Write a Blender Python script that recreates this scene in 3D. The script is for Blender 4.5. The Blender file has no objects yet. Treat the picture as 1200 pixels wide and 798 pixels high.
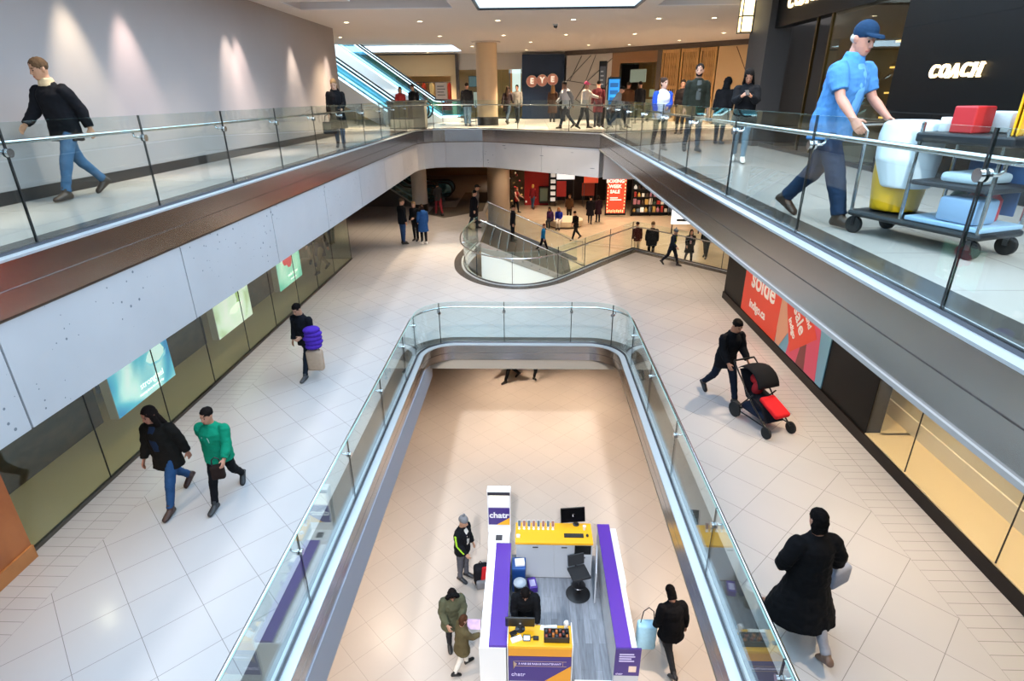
import bpy, bmesh, math, random
from math import sin, cos, pi, sqrt, atan2, radians
from mathutils import Vector, Matrix, noise
from mathutils.geometry import tessellate_polygon

random.seed(7)
SC = bpy.context.scene
COL = SC.collection
# levels: upper gallery, middle mall floor, sunken half level, lower floor
ZU, ZM, ZS, ZL = 4.30, 0.0, -1.90, -4.25

# ------------------------------------------------------------------ materials
def lin(h):
    h = h.lstrip('#')
    out = []
    for i in (0, 2, 4):
        c = int(h[i:i + 2], 16) / 255
        out.append(c / 12.92 if c <= 0.04045 else ((c + 0.055) / 1.055) ** 2.4)
    return (*out, 1.0)

_M = {}
def mat(name, col='#808080', rough=0.5, metal=0.0, emit=None, es=1.0, spec=0.5, coat=0.0, vary=0.0, vscale=8.0, bump=0.0, bscale=60.0):
    if name in _M: return _M[name]
    m = bpy.data.materials.new(name); m.use_nodes = True
    nt = m.node_tree; b = nt.nodes['Principled BSDF']
    c = lin(col) if isinstance(col, str) else (*col, 1.0)
    b.inputs['Base Color'].default_value = c
    b.inputs['Roughness'].default_value = rough
    b.inputs['Metallic'].default_value = metal
    b.inputs['Specular IOR Level'].default_value = spec
    b.inputs['Coat Weight'].default_value = coat
    b.inputs['Coat Roughness'].default_value = 0.1
    if emit:
        b.inputs['Emission Color'].default_value = lin(emit)
        b.inputs['Emission Strength'].default_value = es
    if vary or bump:
        tc = nt.nodes.new('ShaderNodeTexCoord')
        nz = nt.nodes.new('ShaderNodeTexNoise'); nz.inputs['Scale'].default_value = vscale
        nz.inputs['Detail'].default_value = 4
        nt.links.new(tc.outputs['Object'], nz.inputs['Vector'])
    if vary:
        mx = nt.nodes.new('ShaderNodeMix'); mx.data_type = 'RGBA'
        mx.inputs[6].default_value = tuple(max(0, v * (1 - vary)) for v in c[:3]) + (1,)
        mx.inputs[7].default_value = tuple(min(1, v * (1 + vary)) for v in c[:3]) + (1,)
        nt.links.new(nz.outputs['Fac'], mx.inputs[0]); nt.links.new(mx.outputs[2], b.inputs['Base Color'])
    if bump:
        n2 = nt.nodes.new('ShaderNodeTexNoise'); n2.inputs['Scale'].default_value = bscale
        nt.links.new(tc.outputs['Object'], n2.inputs['Vector'])
        bp = nt.nodes.new('ShaderNodeBump'); bp.inputs['Strength'].default_value = bump; bp.inputs['Distance'].default_value = 0.01
        nt.links.new(n2.outputs['Fac'], bp.inputs['Height']); nt.links.new(bp.outputs['Normal'], b.inputs['Normal'])
    _M[name] = m
    return m

def glass_mat(name, tint, ior=1.5, boost=0.0):
    if name in _M: return _M[name]
    m = bpy.data.materials.new(name); m.use_nodes = True
    nt = m.node_tree; nt.nodes.clear()
    o = nt.nodes.new('ShaderNodeOutputMaterial'); mx = nt.nodes.new('ShaderNodeMixShader')
    t = nt.nodes.new('ShaderNodeBsdfTransparent'); g = nt.nodes.new('ShaderNodeBsdfGlossy')
    t.inputs['Color'].default_value = (*tint, 1); g.inputs['Roughness'].default_value = 0.0
    g.inputs['Color'].default_value = (0.95, 1.0, 1.0, 1)
    def mth(op, x, y=None, clamp=False):
        n = nt.nodes.new('ShaderNodeMath'); n.operation = op; n.use_clamp = clamp
        for i, q in enumerate((x, y)):
            if q is None: continue
            if isinstance(q, (int, float)): n.inputs[i].default_value = q
            else: nt.links.new(q, n.inputs[i])
        return n.outputs[0]
    ge = nt.nodes.new('ShaderNodeNewGeometry'); dt = nt.nodes.new('ShaderNodeVectorMath'); dt.operation = 'DOT_PRODUCT'
    nt.links.new(ge.outputs['Normal'], dt.inputs[0]); nt.links.new(ge.outputs['Incoming'], dt.inputs[1])
    f0 = ((ior - 1) / (ior + 1)) ** 2 + boost
    sch = mth('ADD', mth('MULTIPLY', mth('POWER', mth('SUBTRACT', 1.0, mth('ABSOLUTE', dt.outputs['Value']), True), 5.0), 1 - f0), f0, True)
    nt.links.new(sch, mx.inputs[0])
    nt.links.new(t.outputs[0], mx.inputs[1]); nt.links.new(g.outputs[0], mx.inputs[2]); nt.links.new(mx.outputs[0], o.inputs[0])
    _M[name] = m
    return m

def N(nt, t, **kw):
    n = nt.nodes.new(t)
    for k, v in kw.items(): setattr(n, k, v)
    return n

def tile_mat(name, base, grout, size=0.648, rot=45, offs=(0, 0), offs_right=None, borders=(), rough=0.18, vary=0.05, stain=0.06):
    """square stone tiles laid on the diagonal, small border tiles outside the given x limits"""
    m = bpy.data.materials.new(name); m.use_nodes = True; nt = m.node_tree; L = nt.links
    b = nt.nodes['Principled BSDF']
    tc = N(nt, 'ShaderNodeTexCoord'); sx = N(nt, 'ShaderNodeSeparateXYZ'); L.new(tc.outputs['Object'], sx.inputs[0])
    mp = N(nt, 'ShaderNodeMapping'); mp.inputs['Rotation'].default_value = (0, 0, radians(rot)); mp.inputs['Location'].default_value = (*offs, 0)
    L.new(tc.outputs['Object'], mp.inputs[0])
    vec = mp.outputs[0]
    if offs_right:
        mp2 = N(nt, 'ShaderNodeMapping'); mp2.inputs['Rotation'].default_value = (0, 0, radians(rot)); mp2.inputs['Location'].default_value = (*offs_right, 0)
        L.new(tc.outputs['Object'], mp2.inputs[0])
        gt = N(nt, 'ShaderNodeMath', operation='GREATER_THAN'); gt.inputs[1].default_value = 0.0; L.new(sx.outputs[0], gt.inputs[0])
        mv = N(nt, 'ShaderNodeMix', data_type='VECTOR'); L.new(gt.outputs[0], mv.inputs[0]); L.new(vec, mv.inputs[4]); L.new(mp2.outputs[0], mv.inputs[5]); vec = mv.outputs[1]
    def brick(w, h, off, v):
        k = N(nt, 'ShaderNodeTexBrick'); k.offset = off; k.squash = 1
        c = lin(base)
        k.inputs['Color1'].default_value = tuple(x * (1 - vary) for x in c[:3]) + (1,)
        k.inputs['Color2'].default_value = tuple(min(1, x * (1 + vary)) for x in c[:3]) + (1,)
        k.inputs['Mortar'].default_value = lin(grout)
        k.inputs['Scale'].default_value = 1; k.inputs['Mortar Size'].default_value = 0.0035; k.inputs['Mortar Smooth'].default_value = 0.2
        k.inputs['Brick Width'].default_value = w; k.inputs['Row Height'].default_value = h
        L.new(v, k.inputs['Vector']); return k
    k1 = brick(size, size, 0, vec)
    col = k1.outputs['Color']; fac = k1.outputs['Fac']
    if borders:
        bv = tc.outputs['Object']
        if offs_right:
            ml_ = N(nt, 'ShaderNodeMath', operation='MULTIPLY'); ml_.inputs[1].default_value = -.284; L.new(gt.outputs[0], ml_.inputs[0])
            cx_ = N(nt, 'ShaderNodeCombineXYZ'); L.new(ml_.outputs[0], cx_.inputs[0]); ad_ = N(nt, 'ShaderNodeVectorMath', operation='ADD'); L.new(bv, ad_.inputs[0]); L.new(cx_.outputs[0], ad_.inputs[1]); bv = ad_.outputs[0]
        k2 = brick(0.388, 0.17, 0, bv)
        lo = N(nt, 'ShaderNodeMath', operation='LESS_THAN'); lo.inputs[1].default_value = borders[0]; L.new(sx.outputs[0], lo.inputs[0])
        hi = N(nt, 'ShaderNodeMath', operation='GREATER_THAN'); hi.inputs[1].default_value = borders[1]; L.new(sx.outputs[0], hi.inputs[0])
        ad = N(nt, 'ShaderNodeMath', operation='MAXIMUM'); L.new(lo.outputs[0], ad.inputs[0]); L.new(hi.outputs[0], ad.inputs[1])
        mc = N(nt, 'ShaderNodeMix', data_type='RGBA'); L.new(ad.outputs[0], mc.inputs[0]); L.new(col, mc.inputs[6]); L.new(k2.outputs['Color'], mc.inputs[7]); col = mc.outputs[2]
    nz = N(nt, 'ShaderNodeTexNoise'); nz.inputs['Scale'].default_value = 1.7; nz.inputs['Detail'].default_value = 6; L.new(tc.outputs['Object'], nz.inputs['Vector'])
    mm = N(nt, 'ShaderNodeMix', data_type='RGBA', blend_type='MULTIPLY'); mm.inputs[0].default_value = stain * 3
    L.new(col, mm.inputs[6]); L.new(nz.outputs['Fac'], mm.inputs[7]); L.new(mm.outputs[2], b.inputs['Base Color'])
    b.inputs['Roughness'].default_value = rough
    bp = N(nt, 'ShaderNodeBump'); bp.inputs['Strength'].default_value = 0.25; bp.inputs['Distance'].default_value = 0.002; bp.invert = True
    L.new(fac, bp.inputs['Height']); L.new(bp.outputs[0], b.inputs['Normal'])
    return m

# ------------------------------------------------------------------ mesh builder
class MB:
    def __init__(self): self.v = []; self.f = []; self.mi = []; self.mats = []; self.cur = 0
    def mat(self, m):
        if m not in self.mats: self.mats.append(m)
        self.cur = self.mats.index(m); return self
    def add(self, vs, fs):
        o = len(self.v); self.v += [tuple(p) for p in vs]
        for f in fs: self.f.append([o + i for i in f]); self.mi.append(self.cur)
        return self
    def box(self, x0, x1, y0, y1, z0, z1, M=None):
        vs = [(x0, y0, z0), (x1, y0, z0), (x1, y1, z0), (x0, y1, z0), (x0, y0, z1), (x1, y0, z1), (x1, y1, z1), (x0, y1, z1)]
        if M: vs = [M @ Vector(p) for p in vs]
        return self.add(vs, [(0, 3, 2, 1), (4, 5, 6, 7), (0, 1, 5, 4), (1, 2, 6, 5), (2, 3, 7, 6), (3, 0, 4, 7)])
    def bbox(self, x0, x1, y0, y1, z0, z1, r=0.01, M=None, seg=2):
        """box with rounded edges"""
        bm = bmesh.new(); bmesh.ops.create_cube(bm, size=1)
        bmesh.ops.scale(bm, vec=(x1 - x0, y1 - y0, z1 - z0), verts=bm.verts)
        bmesh.ops.translate(bm, vec=((x0 + x1) / 2, (y0 + y1) / 2, (z0 + z1) / 2), verts=bm.verts)
        bmesh.ops.bevel(bm, geom=bm.edges[:] , offset=r, segments=seg, affect='EDGES', profile=0.5)
        if M: bm.transform(M)
        bm.verts.ensure_lookup_table()
        for i, p in enumerate(bm.verts): p.index = i
        self.add([p.co for p in bm.verts], [[q.index for q in f.verts] for f in bm.faces]); bm.free(); return self
    def rings(self, R, cap=True, closed=False):
        n = len(R[0]); vs = [p for r in R for p in r]; fs = []
        m = len(R)
        for i in range(m if closed else m - 1):
            a, b = i * n, ((i + 1) % m) * n
            for j in range(n):
                k = (j + 1) % n; fs.append((a + j, a + k, b + k, b + j))
        if cap and not closed:
            fs.append(tuple(range(n))[::-1]); fs.append(tuple((m - 1) * n + j for j in range(n)))
        return self.add(vs, fs)
    def tube(self, path, r, n=8, closed=False, cap=True):
        P = [Vector(p) for p in path]; R = []; rr = r if isinstance(r, (list, tuple)) else [r] * len(P)
        up = None
        for i, p in enumerate(P):
            a = P[(i - 1) % len(P)] if (i > 0 or closed) else p
            b = P[(i + 1) % len(P)] if (i < len(P) - 1 or closed) else p
            d = (b - a)
            d = d.normalized() if d.length > 1e-9 else Vector((0, 0, 1))
            if up is None:
                up = Vector((0, 0, 1)) if abs(d.z) < 0.95 else Vector((1, 0, 0))
            x = d.cross(up)
            if x.length < 1e-4: x = d.orthogonal()
            x.normalize(); up = x.cross(d).normalized()
            R.append([p + (x * cos(2 * pi * k / n) + up * sin(2 * pi * k / n)) * rr[i] for k in range(n)])
        return self.rings(R, cap, closed)
    def cyl(self, a, b, r, n=16, r2=None): return self.tube([a, b], [r, r if r2 is None else r2], n)
    def lathe(self, prof, c=(0, 0, 0), n=24, M=None):
        R = []
        for r, z in prof:
            ring = [Vector((c[0] + r * cos(2 * pi * k / n), c[1] + r * sin(2 * pi * k / n), c[2] + z)) for k in range(n)]
            R.append([M @ q for q in ring] if M else ring)
        return self.rings(R)
    def sphere(self, c, r, n=12, m=8):
        rx, ry, rz = r if isinstance(r, (tuple, list)) else (r, r, r)
        R = []
        for i in range(m + 1):
            t = -pi / 2 + pi * i / m; t = max(-pi / 2 + 0.03, min(pi / 2 - 0.03, t))
            R.append([(c[0] + rx * cos(t) * cos(2 * pi * k / n), c[1] + ry * cos(t) * sin(2 * pi * k / n), c[2] + rz * sin(t)) for k in range(n)])
        return self.rings(R)
    def prism(self, poly, z0, z1, hole=None, M=None):
        """flat polygon (ccw) extruded between z0 and z1, an optional hole"""
        loops = [poly] + ([hole] if hole else [])
        tri = tessellate_polygon([[Vector((x, y, 0)) for x, y in l] for l in loops])
        pts = [p for l in loops for p in l]; n = len(pts)
        vs = [(x, y, z0) for x, y in pts] + [(x, y, z1) for x, y in pts]; fs = []
        for t in tri:
            a, b, c = (Vector((*pts[i], 0)) for i in t)
            if (b - a).cross(c - a).z < 0: t = t[::-1]
            fs.append(tuple(i + n for i in t)); fs.append(tuple(t)[::-1])
        o = 0
        for l in loops:
            k = len(l); area = sum(l[i][0] * l[(i + 1) % k][1] - l[(i + 1) % k][0] * l[i][1] for i in range(k))
            for i in range(k):
                a, b = o + i, o + (i + 1) % k
                q = (a, b, b + n, a + n)
                if (area < 0) == (o == 0): q = q[::-1]
                fs.append(q)
            o += k
        if M: vs = [M @ Vector(p) for p in vs]
        return self.add(vs, fs)
    def strip(self, path, offs, z, closed=False):
        """band along a plan path: cross section = list of (sideways offset, height)"""
        R = []
        n = len(path)
        for i, p in enumerate(path):
            a = Vector(path[(i - 1) % n] if (i > 0 or closed) else p); b = Vector(path[(i + 1) % n] if (i < n - 1 or closed) else p)
            p = Vector(p)
            d1 = (p - a); d2 = (b - p)
            if d1.length < 1e-6: d1 = d2
            if d2.length < 1e-6: d2 = d1
            n1 = Vector((-d1.y, d1.x)).normalized(); n2 = Vector((-d2.y, d2.x)).normalized()
            nn = (n1 + n2).normalized(); s = 1 / max(0.4, nn.dot(n1))
            R.append([(p.x + nn.x * o * s, p.y + nn.y * o * s, z + h) for o, h in offs])
        return self.rings(R, cap=True, closed=closed)
    def xf(self, M):
        self.v = [tuple(M @ Vector(p)) for p in self.v]; return self
    def build(self, name, m=None, parent=None, smooth=False, off=None, fix=True):
        me = bpy.data.meshes.new(name)
        vs = self.v if off is None else [(p[0] - off[0], p[1] - off[1], p[2] - off[2]) for p in self.v]
        me.from_pydata(vs, [], self.f)
        ms = self.mats or [m]
        for q in ms: me.materials.append(q)
        if self.mats: me.polygons.foreach_set('material_index', self.mi)
        if fix:
            bm = bmesh.new(); bm.from_mesh(me); bmesh.ops.recalc_face_normals(bm, faces=bm.faces); bm.to_mesh(me); bm.free()
        o = bpy.data.objects.new(name, me); COL.objects.link(o)
        if parent is not None: o.parent = parent
        if smooth: shade(me)
        return o

def shade(me, ang=38):
    me.polygons.foreach_set('use_smooth', [True] * len(me.polygons))
    try: me.set_sharp_from_angle(angle=radians(ang))
    except Exception: pass
    me.update()

def tag(o, label=None, cat=None, group=None, kind=None):
    if label: o['label'] = label
    if cat: o['category'] = cat
    if group: o['group'] = group
    if kind: o['kind'] = kind
    return o
def thing(name, label, cat, loc=(0, 0, 0), rz=0.0, group=None):
    o = bpy.data.objects.new(name, None); COL.objects.link(o); o.empty_display_size = 0.2
    o.location = loc; o.rotation_euler = (0, 0, rz)
    return tag(o, label, cat, group)
def structure(o): o['kind'] = 'structure'; return o
def dup(root, loc=None, rz=None, label=None, group=None):
    r = root.copy(); COL.objects.link(r)
    if loc is not None: r.location = loc
    if rz is not None: r.rotation_euler = (0, 0, rz)
    if label: r['label'] = label
    if group: r['group'] = group
    for ch in list(root.children):
        c = ch.copy(); COL.objects.link(c); c.parent = r
        for g in ch.children:
            d = g.copy(); COL.objects.link(d); d.parent = c
    return r

def text(name, s, size, m, parent, M, extrude=0.004, align='CENTER', shear=0.0, offset=0.0, space=1.0):
    """lettering as its own mesh part; M places the text plane (x along the line, y up, z out of the face)"""
    cu = bpy.data.curves.new(name, 'FONT'); cu.body = s; cu.size = size; cu.extrude = extrude; cu.align_x = align; cu.align_y = 'CENTER'
    cu.shear = shear; cu.offset = offset; cu.space_character = space; cu.resolution_u = 4
    t = bpy.data.objects.new(name, cu); COL.objects.link(t)
    dg = bpy.context.evaluated_depsgraph_get(); me = bpy.data.meshes.new_from_object(t.evaluated_get(dg))
    bpy.data.objects.remove(t); bpy.data.curves.remove(cu)
    me.transform(M); me.materials.clear(); me.materials.append(m); me.name = name
    o = bpy.data.objects.new(name, me); COL.objects.link(o)
    if parent is not None: o.parent = parent
    return o
def frame(o, x, y):
    """matrix with origin o, text direction x, up y"""
    x = Vector(x).normalized(); y = Vector(y).normalized(); z = x.cross(y)
    return Matrix(((x.x, y.x, z.x, o[0]), (x.y, y.y, z.y, o[1]), (x.z, y.z, z.z, o[2]), (0, 0, 0, 1)))
# ------------------------------------------------------------------ people
QUEUE = []
def T(x, y, z): return Matrix.Translation((x, y, z))
def RX(a): return Matrix.Rotation(a, 4, 'X')
def RY(a): return Matrix.Rotation(a, 4, 'Y')
def RZ(a): return Matrix.Rotation(a, 4, 'Z')
def ring(M, z, rx, ry, dx=0, dy=0, n=16):
    return [M @ Vector((dx + rx * cos(2 * pi * k / n), dy + ry * sin(2 * pi * k / n), z)) for k in range(n)]
def ball(mb, M, c, r, n=14, m=10):
    t = MB(); t.sphere(c, r, n, m); t.xf(M); mb.add(t.v, t.f)
def limb(mb, segs):
    """segs = [(matrix, z, rx, ry[, dx, dy])...] one closed tapering loft"""
    mb.rings([ring(*s) for s in segs])

def fuse(mb, name, m, parent, vox, smooth=2, crumple=0.0, scale=9.0, paint=None, keep=None):
    o = mb.build(name, m, parent, fix=True)
    md = o.modifiers.new('fuse', 'REMESH'); md.mode = 'VOXEL'; md.voxel_size = vox; md.use_smooth_shade = True
    if smooth:
        s = o.modifiers.new('soft', 'SMOOTH'); s.factor = 0.5; s.iterations = smooth
    QUEUE.append((o, crumple, scale, paint)); return o

def flush():
    dg = bpy.context.evaluated_depsgraph_get()
    done = [bpy.data.meshes.new_from_object(o.evaluated_get(dg), preserve_all_data_layers=False, depsgraph=dg) for o, *_ in QUEUE]
    for (o, cr, sc, paint), me in zip(QUEUE, done):
        o.modifiers.clear(); old = o.data; ms = [s for s in old.materials]
        if cr:
            sd = sum(ord(c) for c in (o.parent.get('label') or 'x')) % 97
            n = len(me.vertices); co = [0.0] * (3 * n); nm = [0.0] * (3 * n)
            me.vertices.foreach_get('co', co); me.vertices.foreach_get('normal', nm)
            for i in range(0, 3 * n, 3):
                q = Vector((co[i] * sc + sd, co[i + 1] * sc, co[i + 2] * sc * 1.5))
                d = cr * noise.noise(q) + cr * 0.5 * noise.noise(q * 2.3)
                co[i] += nm[i] * d; co[i + 1] += nm[i + 1] * d; co[i + 2] += nm[i + 2] * d
            me.vertices.foreach_set('co', co); me.update()
        me.materials.clear()
        for q in ms: me.materials.append(q)
        if paint: paint(me)
        me.polygons.foreach_set('use_smooth', [True] * len(me.polygons)); me.name = o.name
        o.data = me; bpy.data.meshes.remove(old)
    QUEUE.clear()

def cloth(c, rough=0.85, bump=0.25): return mat('cloth_' + c, c, rough, spec=.12, vary=0.15, vscale=14, bump=bump, bscale=90)

def person(label, loc, heading, H=1.72, lean=0.05, legs=((0.25, 0.05), (-0.25, 0.25)), arms=((-0.3, 0.12, 0.25, 0.2), (0.3, 0.12, 0.35, 0.2)),
           head=(0, 0.1), skin='#c08f75', top='#1c1c20', hem=-0.14, flare=0.0, bulk=0.0, sleeve=1.0, pants='#22252e', leg=0.0, shoes='#1a1512',
           hair='#2a1d16', style='short', collar=None, hood=None, shirt=None, stripe=None, vox=0.013, curl=0.5, fem=False, name='person', extra=None, skirtbare=False, group=None, sleeve_col=None, seated=False):
    s = H / 1.752
    root = thing(name, label, 'person', loc, heading, group)
    P0 = Matrix.Diagonal((s, s, s, 1)) @ T(0, 0, 0.93)
    # ---- joints
    feet = []; LEGM = []
    for i, sd in enumerate((-1, 1)):
        h, k = legs[i]
        A = P0 @ T(sd * 0.088, 0, 0) @ RX(h); K = A @ T(0, 0, -0.43) @ RX(-k); fa = h - k
        G = K @ T(0, 0, -0.41); pos = G.translation
        pitch = min(0.0, 0.75 * fa) if not seated else 0
        Fm = Matrix.Translation(pos) @ Matrix.Diagonal((s, s, s, 1)) @ RX(pitch) @ RZ(-sd * 0.12)
        LEGM.append((A, K, Fm)); feet.append(Fm)
    low = min((F @ Vector((0, y, -0.088))).z for F in feet for y in (-0.06, 0.19))
    D = T(0, 0, -low); P0 = D @ P0; LEGM = [tuple(D @ m for m in l) for l in LEGM]
    Tm = P0 @ RX(-lean)
    Hd = Tm @ T(0, 0.014, 0.588) @ RZ(-head[0]) @ RX(-head[1])
    sw = 0.165 if fem else 0.185
    ARM = []
    for i, sd in enumerate((-1, 1)):
        f, ab, e, inw = arms[i]
        A = Tm @ T(sd * sw, -0.005, 0.475) @ RX(f) @ RY(-sd * ab)
        E = A @ T(0, 0, -0.285) @ RZ(sd * inw) @ RX(e); W = E @ T(0, 0, -0.245)
        ARM.append((A, E, W))
    # ---- one continuous body
    b = MB(); r = 0.92 if fem else 1.0
    limb(b, [(P0, -0.09, .10, .08), (P0, -0.03, .155, .105), (P0, .05, .155, .105), (Tm, .13, .135 * r, .098), (Tm, .21, .13 * r, .095, 0, .005), (Tm, .31, .145 * r, .105, 0, .01), (Tm, .40, .15 * r, .10, 0, .005), (Tm, .445, .135 * r, .085), (Tm, .49, .09, .065), (Tm, .535, .06, .058), (Tm, .60, .056, .06, 0, .006), (Tm, .66, .05, .055, 0, .01)])
    for i, sd in enumerate((-1, 1)):
        A, K, F = LEGM[i]
        limb(b, [(A, .04, .07, .08), (A, -.08, .08, .085), (A, -.25, .068, .072), (A, -.40, .048, .05), (K, -.02, .046, .048), (K, -.12, .046, .05, 0, -.006), (K, -.28, .036, .04, 0, -.004), (K, -.38, .033, .036), (K, -.43, .033, .04)])
        limb(b, [(F @ RX(-pi / 2), -0.05, .03, .035, 0, .045), (F @ RX(-pi / 2), .02, .038, .045, 0, .04), (F @ RX(-pi / 2), .12, .042, .026, 0, .06), (F @ RX(-pi / 2), .18, .03, .015, 0, .07)])
        A, E, W = ARM[i]
        limb(b, [(A, -.01, .03, .036), (A, -.05, .044, .05), (A, -.16, .043, .047), (A, -.28, .036, .04), (E, -.02, .036, .04), (E, -.08, .038, .041), (E, -.18, .029, .032), (E, -.25, .024, .029)])
        limb(b, [(W, .02, .021, .027), (W, -.02, .018, .034), (W, -.06, .016, .041), (W, -.09, .014, .038)])
        for q, (fy, ln) in enumerate(((.030, .064), (.010, .074), (-.011, .068), (-.031, .052))):
            M0 = W @ T(0, fy, -.082) @ RX(-fy * 3); sg = []
            M1 = M0 @ RY(sd * curl * .55); M2 = M1 @ T(0, 0, -ln * .42) @ RY(sd * curl * .9); M3 = M2 @ T(0, 0, -ln * .32) @ RY(sd * curl * .6)
            limb(b, [(M1, .012, .009, .009, 0, 0, 8), (M1, -ln * .4, .0088, .0088, 0, 0, 8), (M2, -ln * .28, .008, .008, 0, 0, 8), (M3, -ln * .2, .0075, .0075, 0, 0, 8), (M3, -ln * .3, .004, .004, 0, 0, 8)])
        Mt = W @ T(-sd * .006, .03, -.025) @ RX(.75) @ RY(sd * .35)
        limb(b, [(Mt, .015, .012, .013, 0, 0, 8), (Mt, -.03, .011, .011, 0, 0, 8), (Mt @ T(0, 0, -.03) @ RX(-.4), -.028, .009, .009, 0, 0, 8), (Mt @ T(0, 0, -.03) @ RX(-.4), -.036, .005, .005, 0, 0, 8)])
    limb(b, [(Hd, -.035, .045, .05, 0, .0), (Hd, -.004, .042, .056, 0, .036), (Hd, .02, .054, .076, 0, .022), (Hd, .05, .064, .088, 0, .014), (Hd, .085, .069, .093, 0, .009), (Hd, .115, .073, .095, 0, .004), (Hd, .15, .076, .098, 0, 0), (Hd, .18, .071, .092, 0, -.002), (Hd, .205, .054, .072, 0, -.004), (Hd, .222, .022, .03, 0, -.006)])
    nose = [(Hd, .058, .012, .008, 0, .108), (Hd, .066, .017, .017, 0, .109), (Hd, .08, .013, .014, 0, .106), (Hd, .11, .008, .01, 0, .1)]
    limb(b, nose)
    limb(b, [(Hd, .119, .05, .014, 0, .078), (Hd, .126, .052, .02, 0, .078), (Hd, .136, .048, .014, 0, .076)])   # brow
    limb(b, [(Hd, .022, .02, .01, 0, .092), (Hd, .031, .026, .014, 0, .092), (Hd, .04, .02, .009, 0, .093)])      # lips
    for sd in (-1, 1):
        limb(b, [(Hd, .07, .007, .013, sd * .074, -.004), (Hd, .10, .012, .02, sd * .078, -.008), (Hd, .125, .008, .014, sd * .078, -.01)])
        ball(b, Hd, (sd * .032, .083, .103), .0125, 10, 8)
    inv = Hd.inverted()
    ms = [mat('skin_' + skin, skin, 0.5, vary=0.06, vscale=30), mat('eye_dark', '#181210', 0.25), mat('lip_' + skin, tuple(c * k for c, k in zip(lin(skin)[:3], (.85, .5, .5))), 0.45), mat('brow_' + hair, hair, 0.9)]
    def paint(me):
        for p in me.polygons:
            c = inv @ p.center
            if c.y < .05: continue
            x = abs(c.x)
            if (x - .032) ** 2 + (c.z - .103) ** 2 < .0000009e2 and c.y > .086: p.material_index = 1
            elif abs(c.z - .031) < .0085 and x < .024 and c.y > .088: p.material_index = 2
            elif abs(c.z - .127) < .005 and .012 < x < .05: p.material_index = 3
    b.mats = ms; b.mi = [0] * len(b.f)
    fuse(b, 'body', None, root, vox * 0.62 if vox < .02 else vox * .8, 1, paint=paint)
    # ---- trousers
    if pants:
        t = MB(); w = leg
        limb(t, [(P0, -.12, .08, .08), (P0, -.05, .175, .122), (P0, .05, .175, .12), (P0, .10, .165, .115)])
        for A, K, F in LEGM:
            limb(t, [(A, .05, .085, .10), (A, -.08, .096 + w * .5, .102 + w * .5), (A, -.25, .082 + w * .7, .088 + w * .7), (A, -.38, .070 + w, .078 + w), (A, -.43, .068 + w, .078 + w), (K, -.04, .067 + w, .078 + w), (K, -.15, .061 + w, .066 + w), (K, -.30, .053 + w, .057 + w), (K, -.395, .051 + w, .058 + w)])
        fuse(t, 'trousers', cloth(pants), root, vox, 2, .007, 10)
    # ---- shoes
    for A, K, F in LEGM:
        m_ = MB(); X = F @ RX(-pi / 2)
        limb(m_, [(X, -.075, .03, .03, 0, .052), (X, -.06, .042, .05, 0, .04), (X, .0, .045, .062, 0, .028), (X, .06, .048, .05, 0, .04), (X, .13, .05, .036, 0, .054), (X, .18, .044, .028, 0, .062), (X, .205, .02, .015, 0, .07)])
        limb(m_, [(K, -.33, .048, .055), (K, -.38, .05, .058), (K, -.42, .045, .052)])
        fuse(m_, 'shoe', mat('shoe_' + shoes, shoes, 0.5), root, vox, 1)
    # ---- upper garment
    g = MB(); u = bulk
    z0 = max(hem, -.10)
    tor = [(P0, z0, .185 + u, .135 + u), (P0, -.02, .182 + u, .13 + u), (P0, .06, .178 + u, .128 + u), (Tm, .14, .168 + u, .125 + u), (Tm, .22, .166 * r + u, .124 + u, 0, .004), (Tm, .31, .175 * r + u, .13 + u, 0, .008), (Tm, .40, .18 * r + u, .126 + u * .8, 0, .004), (Tm, .455, .168 + u * .4, .108 + u * .4), (Tm, .49, .145 + u * .2, .092), (Tm, .52, .102, .082), (Tm, .55, .074, .074)]
    if hem < -.10:
        n = 4; low_ = [(P0, hem + (z0 - hem) * i / n, .185 + u + flare * (1 - i / n), .135 + u + flare * .9 * (1 - i / n)) for i in range(n)]
        tor = low_ + tor
    limb(g, tor)
    SL = MB() if sleeve_col else g
    for i, sd in enumerate((-1, 1)):
        A, E, W = ARM[i]; v = u * .55
        sg = [(A, .03, .035, .045, -sd * .012), (A, .008, .055 + v * .7, .064 + v * .7, -sd * .006), (A, -.05, .064 + v, .072 + v), (A, -.15, .061 + v, .066 + v)]
        if sleeve >= 0.8: sg += [(A, -.27, .056 + v, .06 + v), (E, -.03, .056 + v, .06 + v), (E, -.12, .05 + v, .054 + v), (E, -.235 * sleeve, .043 + v * .6, .047 + v * .6)]
        else: sg += [(A, -.20, .066, .07), (A, -.225, .066, .07)]
        limb(SL, sg)
    fuse(g, 'jacket' if sleeve >= .8 else 'shirt', cloth(top), root, vox, 2, .010 + .01 * u, 8)
    if sleeve_col: fuse(SL, 'sleeves', cloth(sleeve_col), root, vox, 2, .008, 9)
    if collar:
        c = MB(); limb(c, [(Tm, .49, .115, .095, 0, .0), (Tm, .53, .09, .09, 0, .004), (Tm, .575, .078, .083, 0, .004), (Tm, .59, .07, .075, 0, .004)])
        fuse(c, 'collar', cloth(collar), root, vox, 1, .005, 20)
    if shirt:
        c = MB(); limb(c, [(Tm @ T(0, .115 + u, 0) @ RX(.05), .12, .05, .02), (Tm @ T(0, .118 + u, 0), .3, .06, .022), (Tm @ T(0, .10 + u * .7, 0), .42, .065, .022), (Tm @ T(0, .07, 0), .51, .05, .025)])
        fuse(c, 'shirt_front', cloth(shirt), root, vox, 2, .003)
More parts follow.
